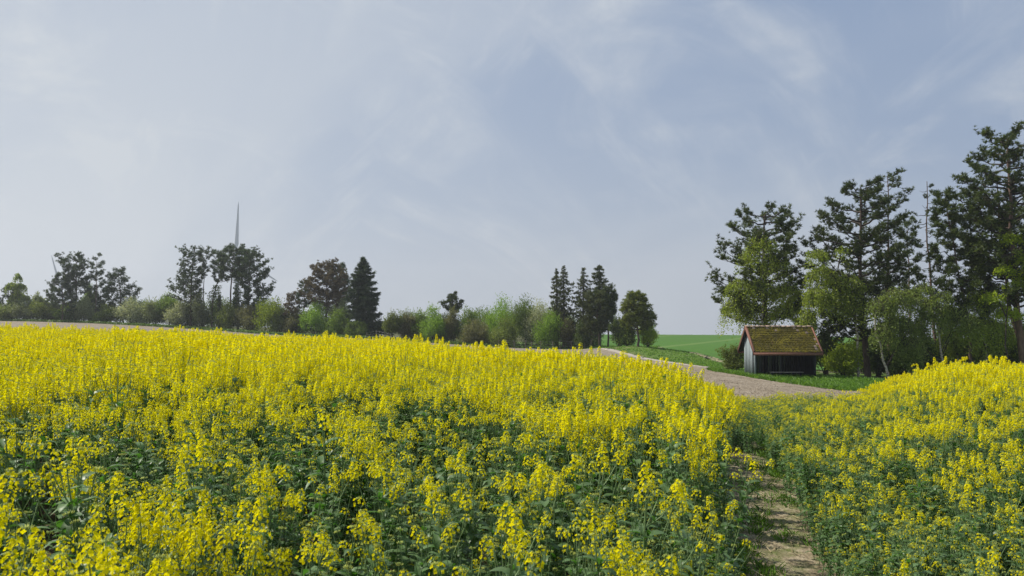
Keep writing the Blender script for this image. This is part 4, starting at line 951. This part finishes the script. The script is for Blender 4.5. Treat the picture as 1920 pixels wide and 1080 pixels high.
spruce("left leader of the twin ragged spruces right of the middle", 118.5, 1044, 506, 652, [(506, 1042, 1046), (520, 1036, 1052), (540, 1033, 1056), (558, 1030, 1058), (585, 1034, 1060), (605, 1038, 1060)], 72, M_ragged, tuft=.33, dens=.7, droop=.5)
spruce("right leader of the twin ragged spruces right of the middle", 117.5, 1057, 499, 652, [(499, 1055, 1059), (510, 1050, 1066), (530, 1047, 1074), (550, 1046, 1072), (580, 1048, 1076), (610, 1048, 1074)], 82, M_ragged, tuft=.33, dens=.75, droop=.5)
spruce("middle ragged spruce between the twin spruce and the pointed one", 117, 1094, 504, 652, [(504, 1093, 1096), (520, 1083, 1102), (545, 1072, 1108), (570, 1068, 1110), (600, 1072, 1110), (625, 1076, 1106)], 73, M_ragged, tuft=.34, dens=.65, droop=.5)
spruce("pointed ragged spruce with a dense top at the right of the spruces", 116, 1124, 497, 652, [(497, 1121, 1127), (508, 1110, 1132), (530, 1108, 1140), (550, 1108, 1142), (565, 1112, 1140)], 74, M_ragged, tuft=.36, dens=.8, droop=.4)
pine("dark pine with a clear leaning trunk in front of the spruces", 112, [(1125, 648), (1121, 610), (1116, 560)], [(548, 1104, 1124), (565, 1090, 1140), (585, 1086, 1140), (605, 1088, 1142), (620, 1092, 1138)], 44, .34, .17, 75, mats=M_ragged, group=None)
pine("pine with wide right branches behind the pointed spruce", 115, [(1141, 650), (1139, 600), (1132, 545)], [(538, 1120, 1142), (548, 1118, 1158), (560, 1120, 1156), (580, 1118, 1152), (605, 1116, 1148)], 40, .34, .15, 76, mats=M_needle, group=None)
pine("lone green pine with a clear trunk on the grassy mound", 106, [(1196, 649), (1196, 610), (1192, 560)],
     [(547, 1187, 1199), (556, 1178, 1208), (572, 1168, 1216), (590, 1164, 1224), (602, 1162, 1231), (612, 1170, 1226)], 56, .32, .17, 77, mats=leaf_mat("olive_pine_needles", (.09, .12, .022), (.25, .29, .06), .42), group=None)

# ------------------------------------------------------------------ wind turbines
def turbine(label, hpx, hpy, D, Lpx, ang0):
    Lm = Lpx * D / F; hub = np.array(at(hpx, hpy, D)); gz = hz(hub[0], D) - .3
    r = root("wind_turbine", (float(hub[0]), D, gz), label, "wind turbine", "wind turbines on the horizon"); hh = hub[2] - gz
    A = Acc(); tube(A, [(0, 4, 0), (0, 4, hh * .5), (0, 4, hh - 1.2)], [2.1, 1.7, 1.2], 20); link("tower", A.mesh("tower", [M_turb], True), r)
    A = Acc(); box(A, -1.7, 1.7, 1.2, 9.5, hh - 1.6, hh + 1.9); link("nacelle", A.mesh("nacelle", [M_turb]), r)
    A = Acc(); tube(A, [(0, 1.6, hh), (0, .2, hh), (0, -1.2, hh), (0, -2.2, hh)], [1.5, 1.6, 1.1, .05], 14); link("hub", A.mesh("hub", [M_turb], True), r)
    for k in range(3):
        B = Acc(); t = np.array([0, .06, .18, .4, .7, .93, 1.]); ch = np.array([1.1, 1.2, 2.0, 1.6, 1.0, .55, .12]) * Lm / 50; th = np.array([1.1, 1., .42, .28, .16, .08, .03]) * Lm / 50; v = []
        for ti, c, h in zip(t, ch, th):
            for q in range(10):
                a = q * .628; v.append((c * math.cos(a) + (c * .4 if ti > .1 else 0), h * math.sin(a) - .5 * ti ** 2, Lm * ti))
        f = [(i * 10 + j, i * 10 + (j + 1) % 10, (i + 1) * 10 + (j + 1) % 10, (i + 1) * 10 + j) for i in range(6) for j in range(10)]
        B.add(v, f); o = link("blade", B.mesh("blade", [M_turb], True), r); o.location = (0, -.4, hh); o.rotation_euler = (0, math.radians(ang0 + 120 * k), 0)
turbine("wind turbine behind the pines with one blade pointing straight up", 441, 475, 770, 97, 3.0)
turbine("wind turbine whose blade tip shows left of the flat topped pine", 117.4, 560, 880, 85, -15.3)
turbine("most distant wind turbine with a blade tip showing above the central bushes", 873, 603, 1600, 45, 44)

# ------------------------------------------------------------------ fences
def fence(label, posts, seed, wires=True, group="wire fences below the thicket"):
    rng = np.random.default_rng(seed); P0 = [np.array([gx(px, D), D, 0.]) for px, D, h, ln in posts]
    for p in P0: p[2] = hz(p[0], p[1])
    r = root("wire_fence", P0[0], label, "fence", group); tops = []
    for p, (px, D, h, ln) in zip(P0, posts):
        A = Acc(); d = np.array([ln * h, rng.normal() * .04, h]); tube(A, [[0, 0, -.3], d * .5, d], [.07, .065, .06], 6)
        A.add([d + [0.06 * math.cos(k), .06 * math.sin(k), 0] for k in (0, 1.57, 3.14, 4.71)], [(0, 1, 2, 3)])
        o = link("fence_post", A.mesh("fence_post", [M_post], True), r); o.location = p - P0[0]; tops.append((p - P0[0], d))
    if wires:
        for fr in (.35, .62, .9):
            A = Acc(); tube(A, [a + d * fr + [0, -.06, 0] for a, d in tops], .008, 3); link("wire", A.mesh("wire", [M_wire]), r)
fence("weathered post and wire fence running below the central thicket", [(px, 114.2 - i * .12, h, l) for i, (px, h, l) in enumerate([(935, 1.1, 0), (950, 1.2, .05), (964, 1.1, 0), (985, 1.2, 0), (997, 1.0, -.05), (1014, 1.2, 0), (1036, 1.15, .04), (1050, 1.4, 0), (1071, 1.2, 0), (1083, 1.1, -.1), (1095, 1.0, .05), (1106, 1.5, .22), (1108, 1.3, -.02)])], 1)
fence("short run of fence posts beside the foot of the spruce", [(688, 123.5, 1.0, 0), (706, 122, 1.4, 0), (728, 120.6, 1.1, .05), (752, 119.6, 1.1, 0)], 2)

# ------------------------------------------------------------------ shed
def shed():
    x0, x1, y0, y1 = 16.72, 20.93, 55.1, 57.45; g = hz(18.8, 56.2) - .04; ez, rz = -.31, 1.40; yr = 56.35; ya, yb = 54.45, 58.25
    O = np.array([x0, y0, g]); r = root("wooden_shed", O, "small open fronted wooden shed with a moss covered tile roof and red brown trim", "shed")
    def part(nm, fn, m, label=None, parent=None, smooth=False):
        A = Acc(); fn(A); M = np.eye(4); M[:3, 3] = -O; B = Acc(); B.join(A, M); o = link(nm, B.mesh(nm, [m], smooth), parent or r)
        if label: o["label"] = label
        return o
    slope = (rz - ez) / (yr - ya); rng = np.random.default_rng(4)
    def roofz(y): return rz - slope * abs(y - yr)
    # gable walls: vertical boards
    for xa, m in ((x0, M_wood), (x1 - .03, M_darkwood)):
        n = 11; w = (y1 - .42 - y0) / n if xa == x0 else (y1 - y0 - .1) / n; ys0 = y0 + .42 if xa == x0 else y0 + .1
        for k in range(n):
            a = ys0 + k * w; b = a + w - .012; top = min(roofz(a), roofz(b)) - .10; dx = rng.uniform(0, .012)
            part("wall_board", lambda A: box(A, xa - dx, xa + .025, a, b, g, top), m)
    n = 22; w = (x1 - x0 - .062) / n
    for k in range(n):
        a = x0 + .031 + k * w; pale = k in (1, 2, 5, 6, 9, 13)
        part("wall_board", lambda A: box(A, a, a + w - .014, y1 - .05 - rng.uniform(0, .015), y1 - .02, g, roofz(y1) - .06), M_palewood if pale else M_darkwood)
    part("corner_post", lambda A: box(A, x0 - .02, x0 + .11, y0 - .06, y0 + .06, g - .1, roofz(y0) - .06), M_wood)  # left post takes the pale sunlit tone, the right one the dark wood
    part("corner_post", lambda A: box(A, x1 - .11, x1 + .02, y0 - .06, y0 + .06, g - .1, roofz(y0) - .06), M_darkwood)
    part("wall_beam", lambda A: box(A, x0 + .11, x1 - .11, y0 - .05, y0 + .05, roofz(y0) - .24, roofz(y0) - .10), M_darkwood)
    part("wall_beam", lambda A: box(A, x0 + .003, x0 + .1, y0 + .06, y1 - .06, roofz(y0) - .3, roofz(y0) - .2), M_darkwood)
    part("floor_slab", lambda A: box(A, x0 + .05, x1 - .05, y0, y1 - .08, g - .1, g + .03), M_stone)
    # rafters and roof deck
    rx0, rx1 = 16.50, 21.20
    for s_, ye in ((-1, ya), (1, yb)):
        L_ = math.hypot(abs(ye - yr), rz - roofz(ye)); 
        def deck(A, ye=ye):
            ze = roofz(ye); A.add([(rx0, yr, rz - .03), (rx1, yr, rz - .03), (rx1, ye, ze - .03), (rx0, ye, ze - .03), (rx0, yr, rz - .07), (rx1, yr, rz - .07), (rx1, ye, ze - .07), (rx0, ye, ze - .07)],
                  [(0, 1, 2, 3), (7, 6, 5, 4), (0, 4, 5, 1), (3, 2, 6, 7), (0, 3, 7, 4), (1, 5, 6, 2)])
        part("roof_deck", deck, M_darkwood)
        for k, x in enumerate(np.linspace(rx0 + .15, rx1 - .15, 6)):
            def raf(A, x=x, ye=ye):
                ze = roofz(ye); A.add([(x - .04, yr, rz - .072), (x + .04, yr, rz - .072), (x + .04, ye, ze - .072), (x - .04, ye, ze - .072), (x - .04, yr, rz - .17), (x + .04, yr, rz - .17), (x + .04, ye, ze - .15), (x - .04, ye, ze - .15)],
                      [(0, 1, 2, 3), (7, 6, 5, 4), (0, 4, 5, 1), (3, 2, 6, 7), (0, 3, 7, 4), (1, 5, 6, 2)])
            part("rafter", raf, M_darkwood)
        # barge boards at both gables
        for x in (rx0 - .035, rx1 + .005):
            def barge(A, x=x, ye=ye):
                ze = roofz(ye); a = x; b = x + .03
                A.add([(a, yr, rz + .07), (b, yr, rz + .07), (b, ye, ze + .06), (a, ye, ze + .06), (a, yr, rz - .15), (b, yr, rz - .15), (b, ye, ze - .16), (a, ye, ze - .16)],
                      [(0, 1, 2, 3), (7, 6, 5, 4), (0, 4, 5, 1), (3, 2, 6, 7), (0, 3, 7, 4), (1, 5, 6, 2)])
                # cover strip on top of the verge
                w_ = .13 if x < 18 else -.10; zt = .074
                A.add([(x - .01, yr, rz + zt), (x + w_, yr, rz + zt), (x + w_, ye, ze + zt), (x - .01, ye, ze + zt), (x - .01, yr, rz + zt + .025), (x + w_, yr, rz + zt + .025), (x + w_, ye, ze + zt + .025), (x - .01, ye, ze + zt + .025)],
                      [(0, 1, 2, 3), (7, 6, 5, 4), (0, 4, 5, 1), (3, 2, 6, 7), (0, 3, 7, 4), (1, 5, 6, 2)])
            part("barge_board", barge, M_red)
        part("fascia_board", lambda A, ye=ye, s_=s_: box(A, rx0 - .02, rx1 + .02, min(ye, ye + s_ * .03), max(ye, ye + s_ * .03), roofz(ye) - .20, roofz(ye) - .01), M_red)
    # tiles: shared mesh, one object each on the front slope
    L_ = math.hypot(yr - ya, rz - ez); nr = 11; nc = 24; cw = (rx1 - rx0 - .12) / nc; ch = L_ / nr; th = math.atan(slope)
    A = Acc(); m = 5; v = []; f = []
    for i in range(2):
        for j in range(m):
            x = -cw * .48 + cw * .96 * j / (m - 1); zz_ = .012 * math.sin(j / (m - 1) * math.pi)
            v += [(x, (-.02 if i == 0 else ch * 1.12), zz_ + (.045 if i == 0 else .012)), (x, (-.02 if i == 0 else ch * 1.12), zz_ + (.018 if i == 0 else -.006))]
    k_ = 2 * m
    for j in range(m - 1):
        a = 2 * j; f += [(a, a + 2, k_ + a + 2, k_ + a), (a + 1, k_ + a + 1, k_ + a + 3, a + 3), (a, a + 1, a + 3, a + 2)]
    A.add(v, f); tm = A.mesh("roof_tile", [M_tile]); Rx = Matrix.Rotation(th, 4, 'X')
    for i in range(nr):
        for j in range(nc):
            d = i * ch; p = Vector((rx0 + .06 + (j + .5) * cw, ya + d * math.cos(th), ez + d * math.sin(th))) + Vector((0, -math.sin(th), math.cos(th))) * (rng.uniform(-.004, .014) - .035 * math.sin(math.pi * (j + .5) / nc) * math.sin(math.pi * (i + .5) / nr))
            o = link("roof_tile", tm, r); o["_tile"] = i * nc + j; o.matrix_local = Matrix.Translation(p - Vector(O)) @ Rx @ Matrix.Rotation(rng.normal() * .02, 4, 'Z') @ Matrix.Rotation(rng.normal() * .012, 4, 'X')
    bare = A.mesh("bare_roof_tile", [M_ridge])
    for i, j in ((10, 2), (9, 10), (10, 17), (8, 21), (10, 7), (2, 22), (1, 22), (9, 18), (5, 23), (3, 23)):
        for o in r.children:
            if o.get("_tile") == i * nc + j: o.data = bare
    for o in r.children:
        if "_tile" in o: del o["_tile"]
    Bk = Acc()
    for i in range(nr):
        for j in range(nc):
            d = i * ch; p = Vector((rx0 + .06 + (j + .5) * cw, yb - d * math.cos(th), ez + .0 + d * math.sin(th))); M = np.array(Matrix.Translation(p - Vector(O)) @ Matrix.Rotation(math.pi, 4, 'Z') @ Rx); Bk.join(A, M)
    o = link("back_slope_tiling", Bk.mesh("back_slope_tiling", [M_tile]), r); o["kind"] = "stuff"
    # ridge tiles
    nrd = 13; rw = (rx1 - rx0 + .04) / nrd; A2 = Acc(); v = []; f = []
    for e in range(2):
        for j in range(7):
            a = math.pi * (.08 + .84 * j / 6); rr = .115 if e == 0 else .10; v += [((e - .5) * rw * 1.06, math.cos(a) * rr * 1.1, math.sin(a) * rr - .04), ((e - .5) * rw * 1.06, math.cos(a) * (rr - .02) * 1.1, math.sin(a) * (rr - .02) - .04)]
    for j in range(6): a = 2 * j; f += [(a, a + 2, 14 + a + 2, 14 + a), (a, a + 1, a + 3, a + 2), (14 + a, 14 + a + 2, 14 + a + 3, 14 + a + 1)]
    A2.add(v, f); rm = A2.mesh("ridge_tile", [M_ridge], False)
    for k in range(nrd):
        o = link("ridge_tile", rm, r); o.location = Vector((rx0 - .02 + (k + .5) * rw, yr, rz + .045 + rng.normal() * .008)) - Vector(O); o.rotation_euler = (rng.normal() * .04, rng.normal() * .03, rng.normal() * .02)
    # moss cushions
    Ms = Acc(); n = 2600; u_ = rng.uniform(rx0 + .05, rx1 - .08, n); d = L_ * rng.random(n) ** .9 * .985
    cl = np.sin(u_ * 4.1 + 2 * np.sin(d * 3)) + np.sin(d * 7 + u_) * .5 + rng.normal(size=n) * .7; kk = cl > -.55; u_, d = u_[kk], d[kk]
    for i, j in ((10, 2), (9, 10), (10, 17), (8, 21), (10, 7), (2, 22), (1, 22), (9, 18), (5, 23), (3, 23)):
        kk = ~((np.abs(u_ - (rx0 + .06 + (j + .5) * cw)) < cw * .6) & (np.abs(d - (i + .5) * ch) < ch * .6)); u_, d = u_[kk], d[kk]
    n = len(u_)
    nrm = np.array([0, -math.sin(th), math.cos(th)]); P = np.c_[u_, ya + d * math.cos(th), ez + d * math.sin(th)] + nrm * (.035 - .035 * np.sin(np.pi * np.clip((u_ - rx0) / (rx1 - rx0), 0, 1)) * np.sin(np.pi * d / L_))[:, None] - O
    hv = np.array([(1, 0, 0), (.5, .87, 0), (-.5, .87, 0), (-1, 0, 0), (-.5, -.87, 0), (.5, -.87, 0), (.1, .1, .55)]); hf = np.array([(0, 1, 6), (1, 2, 6), (2, 3, 6), (3, 4, 6), (4, 5, 6), (5, 0, 6)])
    scatter(Ms, hv, hf, rotmats(rng, n, nrm, .05), P, rng.uniform(.03, .085, n), 0, np.clip(.5 + .32 * np.sin(u_ * 2.3 + 3 * np.sin(d * 1.9)) + rng.normal(size=n) * .3, 0, 1))
    o = link("moss", Ms.mesh("moss", [M_moss], True), r); o["kind"] = "stuff"
    # bench inside: stands on the floor, a thing of its own
    by = 55.75; bx0, bx1 = gx(1441, by), gx(1504, by); bz = g + .03; b = root("wooden_bench", (bx0, by, bz), "low plain wooden bench inside the open front of the shed", "bench")
    A = Acc(); box(A, 0, bx1 - bx0, -.14, .14, .35, .40); link("seat", A.mesh("seat", [M_bench]), b)
    for xx in (.15, bx1 - bx0 - .2):
        A = Acc(); box(A, xx, xx + .05, -.11, .11, 0, .348); link("leg", A.mesh("leg", [M_darkwood]), b)
shed()
for o in COL.objects:
    if o.name.startswith("rapeseed_plant"): pass

# ------------------------------------------------------------------ haze
def haze():
    m = bpy.data.materials.new("haze_air"); m.use_nodes = True; n = m.node_tree.nodes; n.clear()
    o_ = n.new("ShaderNodeOutputMaterial"); v_ = n.new("ShaderNodeVolumePrincipled"); v_.inputs["Color"].default_value = (.88, .93, 1, 1)
    v_.inputs["Density"].default_value = HAZE; v_.inputs["Anisotropy"].default_value = .3; m.node_tree.links.new(v_.outputs[0], o_.inputs["Volume"])
    A = Acc(); box(A, -2600, 2600, -60, 2400, -110, 160); o = link("haze", A.mesh("haze", [m])); tag(o, "thin pale summer haze in the air over the fields", "haze", kind="stuff")
HAZE = 0.00036
haze()
